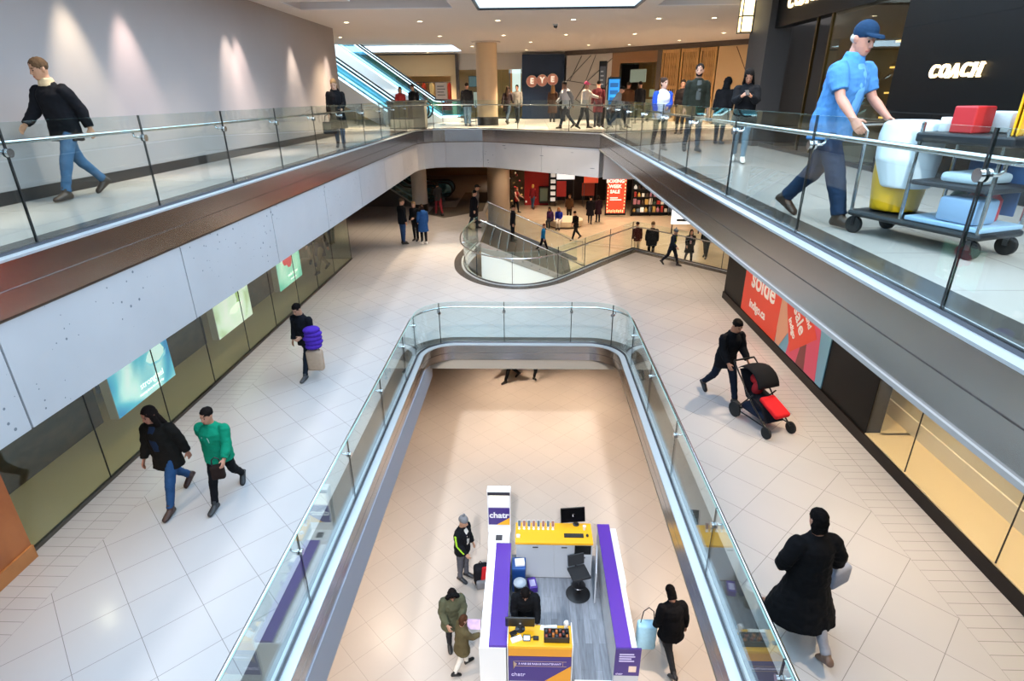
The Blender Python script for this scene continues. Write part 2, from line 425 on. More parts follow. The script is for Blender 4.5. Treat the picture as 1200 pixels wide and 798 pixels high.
    if stripe:
        for i, sd in enumerate((-1, 1)):
            A, E, W = ARM[i]; c = MB(); e = sd * (.062 + u * .55)
            limb(c, [(A, -.02, .014, .026, e), (A, -.15, .014, .024, e - sd * .004), (A, -.26, .014, .024, e - sd * .008), (E, -.1, .014, .022, sd * (.046 + u * .55)), (E, -.2, .014, .02, sd * (.04 + u * .4))])
            fuse(c, 'sleeve_stripe', mat('stripe_' + stripe, stripe, 0.6), root, vox * .8, 1)
    # ---- hair and headwear
    hm = mat('hair_' + hair, hair, 0.8, spec=.1, vary=0.3, vscale=60, bump=0.5, bscale=150)
    if style not in ('bald', 'hoodup'):
        h = MB()
        if style == 'fringe':
            ball(h, Hd, (0, -.022, .10), (.081, .088, .055))
        else:
            ball(h, Hd, (0, -.009, .150), (.085, .105, .092))
            if style in ('long', 'bob', 'pony', 'bun'): ball(h, Hd, (0, -.03, .10), (.086, .085, .08))
            if style == 'long':
                limb(h, [(Hd, .14, .08, .07, 0, -.03), (Hd, .04, .088, .06, 0, -.045), (Hd, -.06, .1, .052, 0, -.065), (Hd, -.16, .105, .045, 0, -.085), (Hd, -.24, .08, .03, 0, -.09)])
                for sd in (-1, 1): limb(h, [(Hd, .15, .03, .05, sd * .06, .01), (Hd, .04, .022, .045, sd * .078, .012), (Hd, -.06, .03, .04, sd * .085, .015), (Hd, -.15, .022, .03, sd * .085, .03)])
            if style == 'bob': limb(h, [(Hd, .12, .085, .07, 0, -.03), (Hd, .04, .09, .062, 0, -.03), (Hd, -.02, .085, .05, 0, -.035)])
            if style == 'bun': ball(h, Hd, (0, -.1, .2), .045)
            if style == 'pony': limb(h, [(Hd, .16, .03, .03, 0, -.1), (Hd, .06, .035, .03, 0, -.125), (Hd, -.08, .015, .015, 0, -.12)])
        fuse(h, 'hair', hm, root, vox * .9, 1, .006, 30)
    if extra and 'beanie' in extra:
        c = MB(); ball(c, Hd, (0, -.006, .165), (.089, .106, .088)); limb(c, [(Hd, .125, .088, .106, 0, -.004), (Hd, .135, .094, .111, 0, -.004), (Hd, .165, .093, .11, 0, -.004), (Hd, .172, .086, .104, 0, -.004)])
        ball(c, Hd, (0, -.02, .275), .033)
        fuse(c, 'beanie', cloth(extra['beanie']), root, vox * .9, 1, .004, 60)
    if extra and 'beard' in extra:
        c = MB(); limb(c, [(Hd, -.012, .035, .04, 0, .05), (Hd, .01, .056, .058, 0, .044), (Hd, .035, .066, .066, 0, .034), (Hd, .06, .07, .05, 0, .02)])
        fuse(c, 'beard', hm, root, vox * .9, 1, .004, 40)
    if extra and 'cap' in extra:
        c = MB(); ball(c, Hd, (0, -.004, .16), (.088, .107, .09)); limb(c, [(Hd, .138, .07, .09, 0, .1), (Hd @ RX(.1), .146, .072, .09, 0, .1), (Hd @ RX(.1), .15, .068, .086, 0, .1)])
        fuse(c, 'cap', cloth(extra['cap']), root, vox * .8, 1)
    if style == 'hoodup' or hood:
        c = MB(); hc = hood or top
        if style == 'hoodup':
            ball(c, Hd, (0, -.035, .115), (.112, .115, .14)); limb(c, [(Tm, .5, .12, .1), (Tm, .56, .1, .1, 0, -.01), (Hd, .02, .1, .1, 0, -.035)])
        else:
            limb(c, [(Tm, .40, .08, .03, 0, -.125), (Tm, .47, .14, .055, 0, -.10), (Tm, .54, .12, .06, 0, -.075), (Tm, .58, .09, .04, 0, -.06)])
        fuse(c, 'hood', cloth(hc), root, vox, 1, .012, 22)
    if extra and 'fur' in extra:
        c = MB(); R = []
        for k in range(20):
            a = 2 * pi * k / 20; R.append((Hd @ T(0, .035, .10)) @ Vector((.098 * cos(a), .01 * cos(2 * a), .135 * sin(a))))
        c.tube(R, .034, 10, closed=True)
        fuse(c, 'fur_trim', cloth(extra['fur']), root, vox, 0, .022, 45)
    if extra and 'badge' in extra:
        c = MB(); z = .36
        c.bbox(-.10, -.035, .125, .135, z - .012, z + .012, .003, Tm)
        c.build('name_badge', mat('badge', '#14202c', .4), root)
    if extra and 'pattern' in extra:
        c = MB()
        for k in range(7):
            a = -.09 + .03 * k; limb(c, [(Tm @ T(a, .124 + u - abs(a) * .35, 0), .24 + .02 * (k % 2), .009, .008, 0, 0, 8), (Tm @ T(a + .02, .124 + u - abs(a) * .35, 0), .37 - .03 * (k % 3), .009, .008, 0, 0, 8)])
        c.build('chest_print', mat('print_' + extra['pattern'], extra['pattern'], .7), root, smooth=True)
    hands = [(Matrix.Translation(loc) @ RZ(heading) @ (W @ Vector((0, 0, -.075)))) for A, E, W in ARM]
    return {'root': root, 'hands': hands, 'ARM': ARM, 'Tm': Tm, 'Hd': Hd, 'P0': P0, 'W': Matrix.Translation(loc) @ RZ(heading)}
# ------------------------------------------------------------------ materials of the place
STEEL = mat('brushed_steel', (0.50, 0.48, 0.47), 0.22, 1.0, vary=0.08, vscale=3)
STEEL_B = mat('polished_steel', (0.66, 0.67, 0.68), 0.16, 1.0)
LEDGE = mat('satin_ledge', (.58, .63, .67), .42, .65)
DARKSTEEL = mat('dark_steel', (0.10, 0.10, 0.11), 0.3, 1.0)
GRANITE = mat('dark_granite', '#4a4745', 0.22, vary=0.25, vscale=120)
GASKET = mat('black_gasket', '#0c0d0e', 0.5)
BLACKP = mat('black_panel', '#060606', 0.4, spec=.15)
WHITEP = mat('white_paint', '#dcdad6', 0.7)
CEILP = mat('ceiling_paint', '#d9cfc8', 0.8)
WALLG = mat('grey_wall_paint', '#a29a97', 0.75, vary=0.03, vscale=2)
GLASS = glass_mat('balustrade_glass', (0.90, 0.955, 0.945))
GLASS_E = mat('glass_edge', '#8fb5ae', 0.15, spec=0.8)
SHOPGLASS = glass_mat('shop_glass', (0.86, 0.90, 0.84))
PAINT_M = mat('painted_fascia', '#a9adb8', 0.6)
BEIGE_M = mat('beige_fascia', '#a09384', 0.6)

def concrete():
    m = bpy.data.materials.new('pitted_concrete'); m.use_nodes = True; nt = m.node_tree; L = nt.links; b = nt.nodes['Principled BSDF']
    tc = N(nt, 'ShaderNodeTexCoord')
    n1 = N(nt, 'ShaderNodeTexNoise'); n1.inputs['Scale'].default_value = 1.3; n1.inputs['Detail'].default_value = 7; L.new(tc.outputs['Object'], n1.inputs[0])
    r1 = N(nt, 'ShaderNodeValToRGB'); r1.color_ramp.elements[0].color = lin('#a9a8aa'); r1.color_ramp.elements[1].color = lin('#bab9ba'); L.new(n1.outputs[0], r1.inputs[0])
    v = N(nt, 'ShaderNodeTexVoronoi'); v.voronoi_dimensions = '2D'; v.inputs['Scale'].default_value = 5.5; v.inputs['Randomness'].default_value = 1
    sp = N(nt, 'ShaderNodeSeparateXYZ'); L.new(tc.outputs['Object'], sp.inputs[0]); ax = N(nt, 'ShaderNodeMath', operation='ADD'); L.new(sp.outputs[0], ax.inputs[0]); L.new(sp.outputs[1], ax.inputs[1]); cb = N(nt, 'ShaderNodeCombineXYZ'); L.new(ax.outputs[0], cb.inputs[0]); L.new(sp.outputs[2], cb.inputs[1]); L.new(cb.outputs[0], v.inputs['Vector'])
    n2 = N(nt, 'ShaderNodeTexNoise'); n2.inputs['Scale'].default_value = 1.1; L.new(tc.outputs['Object'], n2.inputs[0])
    sz = N(nt, 'ShaderNodeMapRange'); sz.inputs[1].default_value = 0.47; sz.inputs[2].default_value = 0.70; sz.inputs[3].default_value = 0.0; sz.inputs[4].default_value = 0.11; L.new(n2.outputs[0], sz.inputs[0])
    lt = N(nt, 'ShaderNodeMath', operation='LESS_THAN'); L.new(v.outputs['Distance'], lt.inputs[0]); L.new(sz.outputs[0], lt.inputs[1])
    mx = N(nt, 'ShaderNodeMix', data_type='RGBA'); L.new(lt.outputs[0], mx.inputs[0]); L.new(r1.outputs[0], mx.inputs[6]); mx.inputs[7].default_value = lin('#6b7076'); L.new(mx.outputs[2], b.inputs['Base Color'])
    b.inputs['Roughness'].default_value = 0.65
    return m
CONC = concrete()

def planks():
    m = bpy.data.materials.new('grey_planks'); m.use_nodes = True; nt = m.node_tree; L = nt.links; b = nt.nodes['Principled BSDF']
    tc = N(nt, 'ShaderNodeTexCoord'); mp = N(nt, 'ShaderNodeMapping'); mp.inputs['Rotation'].default_value = (0, 0, radians(90)); L.new(tc.outputs['Object'], mp.inputs[0])
    k = N(nt, 'ShaderNodeTexBrick'); k.inputs['Color1'].default_value = lin('#6f737b'); k.inputs['Color2'].default_value = lin('#8d9199'); k.inputs['Mortar'].default_value = lin('#5a5d63')
    k.inputs['Scale'].default_value = 1; k.inputs['Brick Width'].default_value = 1.1; k.inputs['Row Height'].default_value = 0.13; k.inputs['Mortar Size'].default_value = 0.002; L.new(mp.outputs[0], k.inputs[0])
    n1 = N(nt, 'ShaderNodeTexNoise'); n1.inputs['Scale'].default_value = 3; n1.inputs['Detail'].default_value = 8
    m2 = N(nt, 'ShaderNodeMapping'); m2.inputs['Scale'].default_value = (8, 1, 1); L.new(tc.outputs['Object'], m2.inputs[0]); L.new(m2.outputs[0], n1.inputs[0])
    mx = N(nt, 'ShaderNodeMix', data_type='RGBA', blend_type='OVERLAY'); mx.inputs[0].default_value = .5; L.new(k.outputs[0], mx.inputs[6]); L.new(n1.outputs[0], mx.inputs[7]); L.new(mx.outputs[2], b.inputs['Base Color'])
    b.inputs['Roughness'].default_value = 0.4
    return m

def woodmat(name, c1, c2, scale=(1, 12, 1), rough=0.45):
    m = bpy.data.materials.new(name); m.use_nodes = True; nt = m.node_tree; L = nt.links; b = nt.nodes['Principled BSDF']
    tc = N(nt, 'ShaderNodeTexCoord'); mp = N(nt, 'ShaderNodeMapping'); mp.inputs['Scale'].default_value = scale; L.new(tc.outputs['Object'], mp.inputs[0])
    n1 = N(nt, 'ShaderNodeTexNoise'); n1.inputs['Scale'].default_value = 2.5; n1.inputs['Detail'].default_value = 6; L.new(mp.outputs[0], n1.inputs[0])
    r = N(nt, 'ShaderNodeValToRGB'); r.color_ramp.elements[0].color = lin(c1); r.color_ramp.elements[1].color = lin(c2); r.color_ramp.elements[0].position = .3; r.color_ramp.elements[1].position = .7
    L.new(n1.outputs[0], r.inputs[0]); L.new(r.outputs[0], b.inputs['Base Color']); b.inputs['Roughness'].default_value = rough
    return m

TILE_M = tile_mat('middle_floor_tile', '#b1afaf', '#7d7a78', 0.648, 45, (-0.32 + 0.02, 7.06), (-5.87, 0.18), (-5.82, 4.94), vary=.012, stain=.02)
TILE_L = tile_mat('lower_floor_tile', '#bdb2a8', '#958a80', 0.62, 45, (0.1, 0.2), rough=0.34, vary=.012, stain=.03)
TILE_U = tile_mat('upper_floor_tile', '#b0aba6', '#7a746f', 1.0, 0, (0.25, 0.2), rough=0.2, vary=.015, stain=.03)
TILE_S = tile_mat('sunken_floor_tile', '#c9b294', '#a08868', 0.6, 45, rough=0.25)

# ------------------------------------------------------------------ plan curves (counted so that the slab lies on the left of the line)
def arc(cx, cy, r, a0, a1, n=14): return [(cx + r * cos(radians(a0 + (a1 - a0) * i / n)), cy + r * sin(radians(a0 + (a1 - a0) * i / n))) for i in range(n + 1)]
PATH_A = [(-2.45, -2.0)] + arc(-1.75, 11.85, .70, 180, 90) + arc(1.38, 11.85, .70, 90, 0) + [(2.08, -2.0)]
PATH_U = [(-4.38, -5.5), (-4.38, 22.4), (-4.33, 23.0), (-4.15, 23.5), (-3.85, 23.85), (-3.4, 24.0), (-1.9, 24.0), (-1.4, 23.75), (2.37, 20.6), (2.37, -5.5)]  # opening carried on unseen behind the camera, so sun reaches the middle floor
def smooth_path(P, n=5):
    out = []
    for i in range(len(P) - 1):
        p0 = Vector(P[max(0, i - 1)]); p1 = Vector(P[i]); p2 = Vector(P[i + 1]); p3 = Vector(P[min(len(P) - 1, i + 2)])
        for k in range(n):
            t = k / n; q = .5 * ((2 * p1) + (p2 - p0) * t + (2 * p0 - 5 * p1 + 4 * p2 - p3) * t * t + (3 * p1 - p0 - 3 * p2 + p3) * t ** 3); out.append((q.x, q.y))
    return out + [P[-1]]
PATH_B = [(9.4, 15.9), (6.64, 19.1), (4.03, 22.15)] + smooth_path([(2.6, 20.35), (1.05, 18.3), (.55, 17.75), (-.05, 17.4), (-.75, 17.42), (-1.45, 17.9), (-2.0, 18.8), (-2.24, 19.8), (-2.28, 21.0), (-2.0, 22.9)])
STAIR_A = Vector((-2.0, 22.9)); SD = Vector((1, 0)); SW = Vector((0, 1)); STAIR_W = 4.4
STAIR_B = STAIR_A + SW * STAIR_W

def inset(path, d):
    out = []; n = len(path)
    for i, p in enumerate(path):
        a = Vector(path[max(0, i - 1)]); b = Vector(path[min(n - 1, i + 1)]); p = Vector(p)
        d1 = (p - a) if i else (b - p); d2 = (b - p) if i < n - 1 else d1
        n1 = Vector((-d1.y, d1.x)).normalized(); n2 = Vector((-d2.y, d2.x)).normalized(); nn = (n1 + n2).normalized()
        q = p + nn * d / max(.4, nn.dot(n1)); out.append((q.x, q.y))
    return out

# ------------------------------------------------------------------ floors and ceilings
structure(MB().prism([(-10, -8), (10, -8), (10, 27), (-10, 27)], ZL - .1, ZL).build('floor_lower', TILE_L))
outer = [(-14, -8), (10, -8), (10, 15.2)] + [tuple(p) for p in inset(PATH_B, .05)] + [tuple(STAIR_B), (-2.3, 29.6), (-2.3, 50), (-14, 50)]
structure(MB().prism(outer, -.12, 0, hole=inset(PATH_A, .05)).build('floor_middle', TILE_M))
structure(MB().prism([(-3.5, 17.1), (14, 14), (14, 50), (-8, 50), (-8, 24)], ZS - .1, ZS).build('floor_sunken', TILE_S))
outerU = [(-7.2, -8), (6.2, -8), (6.2, 16.9), (14, 16.9), (14, 50), (-14, 50), (-14, 21.6), (-7.2, 21.6)]
structure(MB().prism(outerU, ZU - .12, ZU, hole=inset(PATH_U, .05)).build('floor_upper', TILE_U))
# dark stone borders behind the glass
for nm, path, z, w0, w1 in (('trim_granite_middle', PATH_A, 0, .20, .52), ('trim_granite_sunken', PATH_B, 0, .14, .46), ('trim_granite_upper', PATH_U, ZU, .18, .50)):
    structure(MB().strip(path, [(w0, -.02), (w0, .004), (w1, .004), (w1, -.02)], z).build(nm, GRANITE))
# steel edge bands, concrete and painted fascias
def steel_band(name, path, z, h, lip=False):
    pr = [(0, -h), (0, -h * .52), (.012, -h * .515), (.012, -h * .495), (0, -h * .49), (0, .012), (.2, .012), (.2, -h)]
    if lip: pr = [(-.025, -h - .03), (-.025, -h)] + pr[1:-1] + [(.2, -h - .03)] if False else pr
    structure(MB().strip(path, pr, z).build(name, STEEL))
    structure(MB().strip(path, [(-.008, .0), (-.008, .022), (.2, .022), (.2, .0)], z).build(name.replace('steel', 'ledge'), LEDGE))
steel_band('trim_steel_middle', PATH_A, 0, .37)
steel_band('trim_steel_sunken', PATH_B, 0, .30)
i_r = 8
steel_band('trim_steel_upper', PATH_U[:i_r + 1], ZU, .44)
steel_band('trim_steel_upper_right', PATH_U[i_r:], ZU, .48)
structure(MB().strip(PATH_U[i_r:], [(-.02, -.51), (-.02, -.475), (.2, -.475), (.2, -.51)], ZU).build('trim_lip_upper_right', mat('lip_grey', '#9a9692', .5)))
structure(MB().strip(PATH_U[:i_r + 1], [(.03, -.475), (.03, -.44), (.2, -.44), (.2, -.475)], ZU).build('trim_shadow_upper', mat('bronze_trim', '#5c4a3e', .5)))
# concrete panels of the left and far edges with open joints
cm = MB()
brk = [-5.5, 1.5, 4.22, 6.94, 9.66, 12.38, 15.1, 17.82, 20.54]
for a, b_ in zip(brk[:-1], brk[1:]): cm.strip([(-4.38, a + .011), (-4.38, b_ - .011)], [(.03, -1.44), (.03, -.475), (.28, -.475), (.28, -1.44)], ZU)
cm.strip([(-4.38, 20.546)] + PATH_U[1:6], [(.03, -1.44), (.03, -.475), (.28, -.475), (.28, -1.44)], ZU)
cm.strip([PATH_U[5], PATH_U[6]], [(.03, -1.44), (.03, -.475), (.28, -.475), (.28, -1.44)], ZU)
cm.strip([PATH_U[6], PATH_U[7], (.40, 22.245)], [(.03, -1.44), (.03, -.475), (.28, -.475), (.28, -1.44)], ZU)
cm.strip([(.41, 22.237), PATH_U[8]], [(.03, -1.44), (.03, -.475), (.28, -.475), (.28, -1.44)], ZU)
structure(cm.build('trim_concrete_upper', CONC))
structure(MB().box(-4.46, -4.43, -5.4, 20.5, 2.88, 3.82).build('trim_joint_backing', mat('joint_grey', '#5d6268', .8)))
# under the middle slab
iL = 2
structure(MB().box(-2.7, -2.435, -2, 12.8, -.95, -.37).build('trim_painted_middle_left', PAINT_M))
structure(MB().box(-2.435, 2.09, 12.57, 12.8, -.63, -.37).build('trim_painted_middle_back', BEIGE_M))
structure(MB().box(2.09, 2.3, -2, 12.8, -.44, -.37).build('trim_painted_middle_right', BEIGE_M))
# ceilings of the lower and middle levels
structure(MB().prism([(-10, -8), (10, -8), (10, 14.2), (-3.5, 16.9), (-3.5, 27), (-10, 27)], -.66, -.6, hole=[(-2.6, -2), (-2.6, 12.7), (2.2, 12.7), (2.2, -2)]).build('ceiling_lower', CEILP))
cp = inset(PATH_U, .26)
structure(MB().prism([(-14, -8), (cp[0][0], -8)] + cp[:9] + [(14, 20.2), (14, 50), (-14, 50)], 2.87, 2.93).build('ceiling_middle', CEILP))
structure(MB().box(2.55, 6.2, -8, 20.2, 3.83, 3.88).build('ceiling_middle_right', CEILP))
structure(MB().box(2.5, 14, 20.2, 20.3, 2.87, 4.15).build('trim_bulkhead_middle', CEILP))
# upper ceiling: coffers left and right of the skylight
ZC = 7.66
front = [(-14, 15.8), (-6.1, 15.8), (-6.1, 17.2), (-2.05, 17.2), (-2.05, 15.8), (-1.37, 15.8), (-1.37, 17.5), (2.75, 17.5), (2.75, 15.8), (3.3, 15.8), (3.3, 17.3), (7.9, 17.3), (7.9, 15.8), (14, 15.8), (14, 50), (-14, 50)]
structure(MB().prism(front, ZC, ZC + .025, hole=[(-13, 28.3), (-3.6, 28.3), (-3.6, 33.4), (-13, 33.4)]).build('ceiling_upper', CEILP))
structure(MB().box(-14, -4.38, -8, 15.8, ZC, ZC + .1).build('ceiling_upper_left', CEILP))
structure(MB().box(4.2, 14, -8, 15.8, ZC, ZC + .1).build('ceiling_upper_right', CEILP))  # unseen ceiling; its edge is set to trim the daylight coming in
structure(MB().box(-6.1, -2.05, 15.8, 17.2, ZC + .28, ZC + .34).build('ceiling_coffer_left', WHITEP))
structure(MB().box(3.3, 7.9, 15.8, 17.3, ZC + .28, ZC + .34).build('ceiling_coffer_right', WHITEP))
structure(MB().box(-14, -3, 27.5, 34.5, 11.0, 11.1).build('ceiling_escalator_well', WHITEP))
for a in ((-13.1, -13, 28.2, 33.5), (-3.6, -3.5, 28.2, 33.5), (-13, -3.6, 28.2, 28.3), (-13, -3.6, 33.4, 33.5)): structure(MB().box(*a, ZC + .3, 11).build('trim_escalator_well', WHITEP))
cf = MB()
for x0, x1, y1 in ((-6.1, -2.05, 17.2), (3.3, 7.9, 17.3)):
    for a in ((x0 - .03, x0, 15.8, y1), (x1, x1 + .03, 15.8, y1), (x0 - .03, x1 + .03, y1, y1 + .03)): cf.box(*a, ZC + .02, ZC + .34)
structure(cf.build('trim_coffer_sides', mat('coffer_side', '#b9aca4', .8)))
# frame of the skylight
sk = MB()
for a in ((-1.43, -1.37, 15.8, 17.56), (2.75, 2.81, 15.8, 17.56), (-1.43, 2.81, 17.5, 17.56)): sk.box(*a, ZC - .02, ZC + .03)
sk.mats = []
skf = structure(sk.build('window_skylight_frame', mat('skylight_frame', '#30353a', .4)))

rg = bpy.data.materials.new('skylight_dim_glass'); rg.use_nodes = True; rg.node_tree.nodes.clear()
_t = rg.node_tree.nodes.new('ShaderNodeBsdfTransparent'); _t.inputs[0].default_value = (.56, .55, .53, 1); _o = rg.node_tree.nodes.new('ShaderNodeOutputMaterial'); rg.node_tree.links.new(_t.outputs[0], _o.inputs[0])
MB().box(-1.37, 2.75, 15.8, 17.5, ZC + .012, ZC + .014).build('glass_pane', rg, skf)  # tinted pane added to dim the sun and sky coming through
# ------------------------------------------------------------------ outer walls
OUT = mat('plain_wall', '#8a8078', .8)
structure(MB().box(-14.1, -14, -8, 50, ZL, 8).build('wall_left_outer', OUT)); structure(MB().box(14, 14.1, -8, 50, ZL, 8).build('wall_right_outer', OUT))
structure(MB().box(-14, 14, 50, 50.1, ZL, 8).build('wall_back_outer', OUT)); structure(MB().box(-14, 14, -8.1, -8, ZL, 8).build('wall_front_outer', OUT))
LW = mat('lower_wall', '#b59f88', .7)
structure(MB().box(-10.1, -10, -8, 27, ZL, -.7).build('wall_left_lower', LW)); structure(MB().box(10, 10.1, -8, 14.2, ZL, -.6).box(10, 10.1, 14.2, 27, ZL, -2.05).build('wall_right_lower', LW)); structure(MB().box(-10, 10, 27, 27.1, ZL, -2.05).build('wall_back_lower', LW))
structure(MB().prism([(-3.5, 17.15), (14, 14.05), (14, 14.0), (-3.5, 17.1)], ZS, -.1).build('wall_front_sunken', WHITEP))
# grey wall along the upper left gallery
structure(MB().box(-7.2, -6.7, -8, 21.7, ZU, ZC).build('wall_left', WALLG))
structure(MB().box(-14, -7.2, 21.6, 21.7, ZU, ZC).build('wall_left_return', WALLG))
structure(MB().box(-6.7, -6.68, -8, 21.72, ZU, ZU + .16).build('baseboard_left', mat('dark_baseboard', '#2a2422', .5)))
# columns
def column(name, x, y, z0, z1, r, c):
    m = MB(); m.mat(c).lathe([(r, z0 + .35), (r, z1 - .05)], (x, y, 0), 36)
    m.mat(mat('column_base', '#1d1917', .4)).lathe([(r + .015, z0), (r + .015, z0 + .35)], (x, y, 0), 36)
    m.mat(CEILP).lathe([(r + .16, z1 - .05), (r + .16, z1)], (x, y, 0), 36)
    return structure(m.build(name, None, smooth=True))
COLM = mat('column_cream', '#d9bf9c', .6)
column('column_upper', -1.92, 27.6, ZU, ZC, .46, COLM)
column('column_middle', -5.75, 30.2, 0, 2.87, .40, mat('column_grey', '#c9c4be', .6))
column('column_sunken', -1.75, 32.5, ZS, 2.87, .62, mat('column_taupe', '#a89a8b', .6))

# ------------------------------------------------------------------ glass balustrades
def resample(path, step=.12):
    P = [Vector(p) for p in path]; out = [P[0]]; s = [0.0]
    for a, b in zip(P[:-1], P[1:]):
        L = (b - a).length; n = max(1, int(L / step))
        for i in range(1, n + 1): out.append(a + (b - a) * i / n); s.append(s[-1] + L / n)
    return out, s
def at_s(P, S, v):
    for i in range(len(S) - 1):
        if S[i] <= v <= S[i + 1]:
            t = (v - S[i]) / max(1e-9, S[i + 1] - S[i]); p = P[i].lerp(P[i + 1], t); d = (P[i + 1] - P[i]).normalized(); return p, d
    return P[-1], (P[-1] - P[-2]).normalized()
def balustrade(label, path, z, joints, h=1.07, rail=.90, off=.09, side=.11, group='glass balustrades of the galleries', rr=.022, rail_name='handrail', simplify=False):
    path = inset(path, off); P, S = resample(path)
    loc = (P[0].x, P[0].y, z); root = thing('glass_balustrade', label, 'balustrade', loc, 0, group)
    js = [j for j in joints if 0 < j < S[-1]]; ends = [0] + js + [S[-1]]
    for a, b in zip(ends[:-1], ends[1:]):
        pts = [at_s(P, S, a + .008)[0]] + [p for p, s in zip(P, S) if a + .03 < s < b - .03] + [at_s(P, S, b - .008)[0]]
        m = MB(); m.mat(GLASS); q = [(p.x, p.y) for p in pts]
        m.strip(q, [(-.008, .0), (-.008, h), (.008, h), (.008, 0)], z)
        m.mats.append(GLASS_E); n = len(pts)
        for k in range((n - 1) * 4):
            if k % 4 in (1,): m.mi[k] = 1
        m.build('glass_panel', None, root, off=loc)
    sh = MB(); sh.strip([(p.x, p.y) for p in P], [(-.02, 0.018), (-.02, .05), (.02, .05), (.02, 0.018)], z); sh.build('base_shoe', DARKSTEEL, root, off=loc)
    rl = MB(); rp = inset([(p.x, p.y) for p in P], side); rl.tube([(x, y, z + rail) for x, y in rp], rr, 12); rl.build(rail_name, STEEL_B, root, smooth=True, off=loc)
    for j in js:
        p, d = at_s(P, S, j); nrm = Vector((-d.y, d.x))
        g = MB(); M = frame((p.x, p.y, z), (d.x, d.y, 0), (0, 0, 1)); g.box(-.008, .008, .02, h, -.009, .009, M); g.build('joint_strip', GASKET, root, off=loc)
        b = MB(); zz = rail - .075
        c = Vector((p.x, p.y, z + zz)); w = Vector((nrm.x, nrm.y, 0)); t = Vector((d.x, d.y, 0))
        b.cyl(c - w * .035, c - w * .010, .038, 20); b.cyl(c + w * .010, c + w * .028, .038, 20)
        b.tube([c + w * .02, c + w * side * .75, c + w * side * .98 + Vector((0, 0, .02)), c + w * side + Vector((0, 0, .065))], .011, 8)
        b.build('rail_bracket', STEEL_B, root, smooth=True, off=loc)
    return root
lenL = 22.1
balustrade('long glass balustrade with steel handrail along the left upper gallery edge', PATH_U[:i_r + 1], ZU, [5.0 + 5.5 + 1.88 * k for k in range(-2, 10)] + [29.7, 31.4, 33.4, 35.8, 38.2], off=.11)
balustrade('glass balustrade on the right upper gallery edge in front of the black shop', PATH_U[i_r:][:], ZU, sorted([20.6 - (3.30 + 2.06 * k) for k in range(-1, 9)]), off=.11)
balustrade('rounded glass balustrade around the well open to the lower floor kiosk', PATH_A, 0, [5.0 + 1.9 * k for k in range(0, 5)] + [13.75, 14.75, 16.3, 17.9, 18.9, 20.2] + [22.1 + 1.95 * k for k in range(0, 6)], off=.13, group='glass balustrades of the galleries')
balustrade('curved glass balustrade edging the sunken stair hall on the middle floor', PATH_B, 0, [1.9, 4.25, 6.2, 8.25, 9.9, 11.6, 13.2, 14.9, 16.4, 18.0], off=.10)

# ------------------------------------------------------------------ stair down to the sunken hall
st = thing('stair', 'dark stair with steel nosings going down to the sunken hall', 'stair', (STAIR_A.x, STAIR_A.y, ZS))
NS = 12; RUN = .35; RISE = -ZS / NS; o = (STAIR_A.x, STAIR_A.y, ZS)
MS = Matrix(((SD.x, SW.x, 0, STAIR_A.x), (SD.y, SW.y, 0, STAIR_A.y), (0, 0, 1, 0), (0, 0, 0, 1)))
s = MB(); nz = MB()
for k in range(NS - 1):
    s.box(k * RUN, (k + 1) * RUN, 0.14, STAIR_W - .06, ZS, -RISE * (k + 1), MS); nz.box((k + 1) * RUN - .05, (k + 1) * RUN + .004, .06, STAIR_W - .06, -RISE * (k + 1) - .03, -RISE * (k + 1) + .003, MS)
s.build('steps', mat('stair_stone', '#4d4640', .4, vary=.2, vscale=40), st, off=o); nz.build('nosings', STEEL_B, st, off=o)
LR = NS * RUN
for nm, y0, y1 in (('stringer', .06, .14), ('stringer', STAIR_W - .06, STAIR_W + .02)):
    q = MB(); Mx = MS @ Matrix(((1, 0, 0, 0), (0, 0, 1, 0), (0, 1, 0, 0), (0, 0, 0, 1)))
    q.prism([(0, -.38), (LR, ZS - .02), (LR + .12, ZS - .02), (LR + .12, ZS + .12), (0, .02)], y0, y1, M=Mx); q.build(nm, mat('stringer_grey', '#8d8a86', .5), st, off=o)
    q = MB(); q.prism([(0, ZS + .01), (LR - .05, ZS + .01), (0, -.36)], y0 + .015, y1 - .015, M=Mx); q.build('side_panel', mat('stair_white', '#dfe4e8', .6), st, off=o)
    yy = (y0 + y1) / 2
    q = MB(); q.mat(GLASS).prism([(0.03, 0.02), (LR + .1, ZS + .12), (LR + .1, ZS + 1.0), (0.03, .92)], yy - .006, yy + .006, M=Mx); q.build('glass_side', None, st, off=o)
    q = MB(); q.tube([MS @ Vector((0, yy, .92)), MS @ Vector((LR, yy, ZS + .92)), MS @ Vector((LR + .35, yy, ZS + .92)), MS @ Vector((LR + .38, yy, ZS + .5)), MS @ Vector((LR + .38, yy, ZS + .0))], .024, 10); q.build('handrail', STEEL_B, st, smooth=True, off=o)
# dark entrance carpet in front of the far escalators
tag(MB().prism([(-4.25, 28.1), (-2.45, 29.9), (-2.45, 36), (-4.0, 36), (-4.0, 31.0), (-5.2, 31.0), (-5.2, 29.05)], .0, .012).build('carpet', mat('dark_carpet', '#4a443d', .95, vary=.2, vscale=80)), 'dark brown carpet in front of the far escalators', 'carpet')
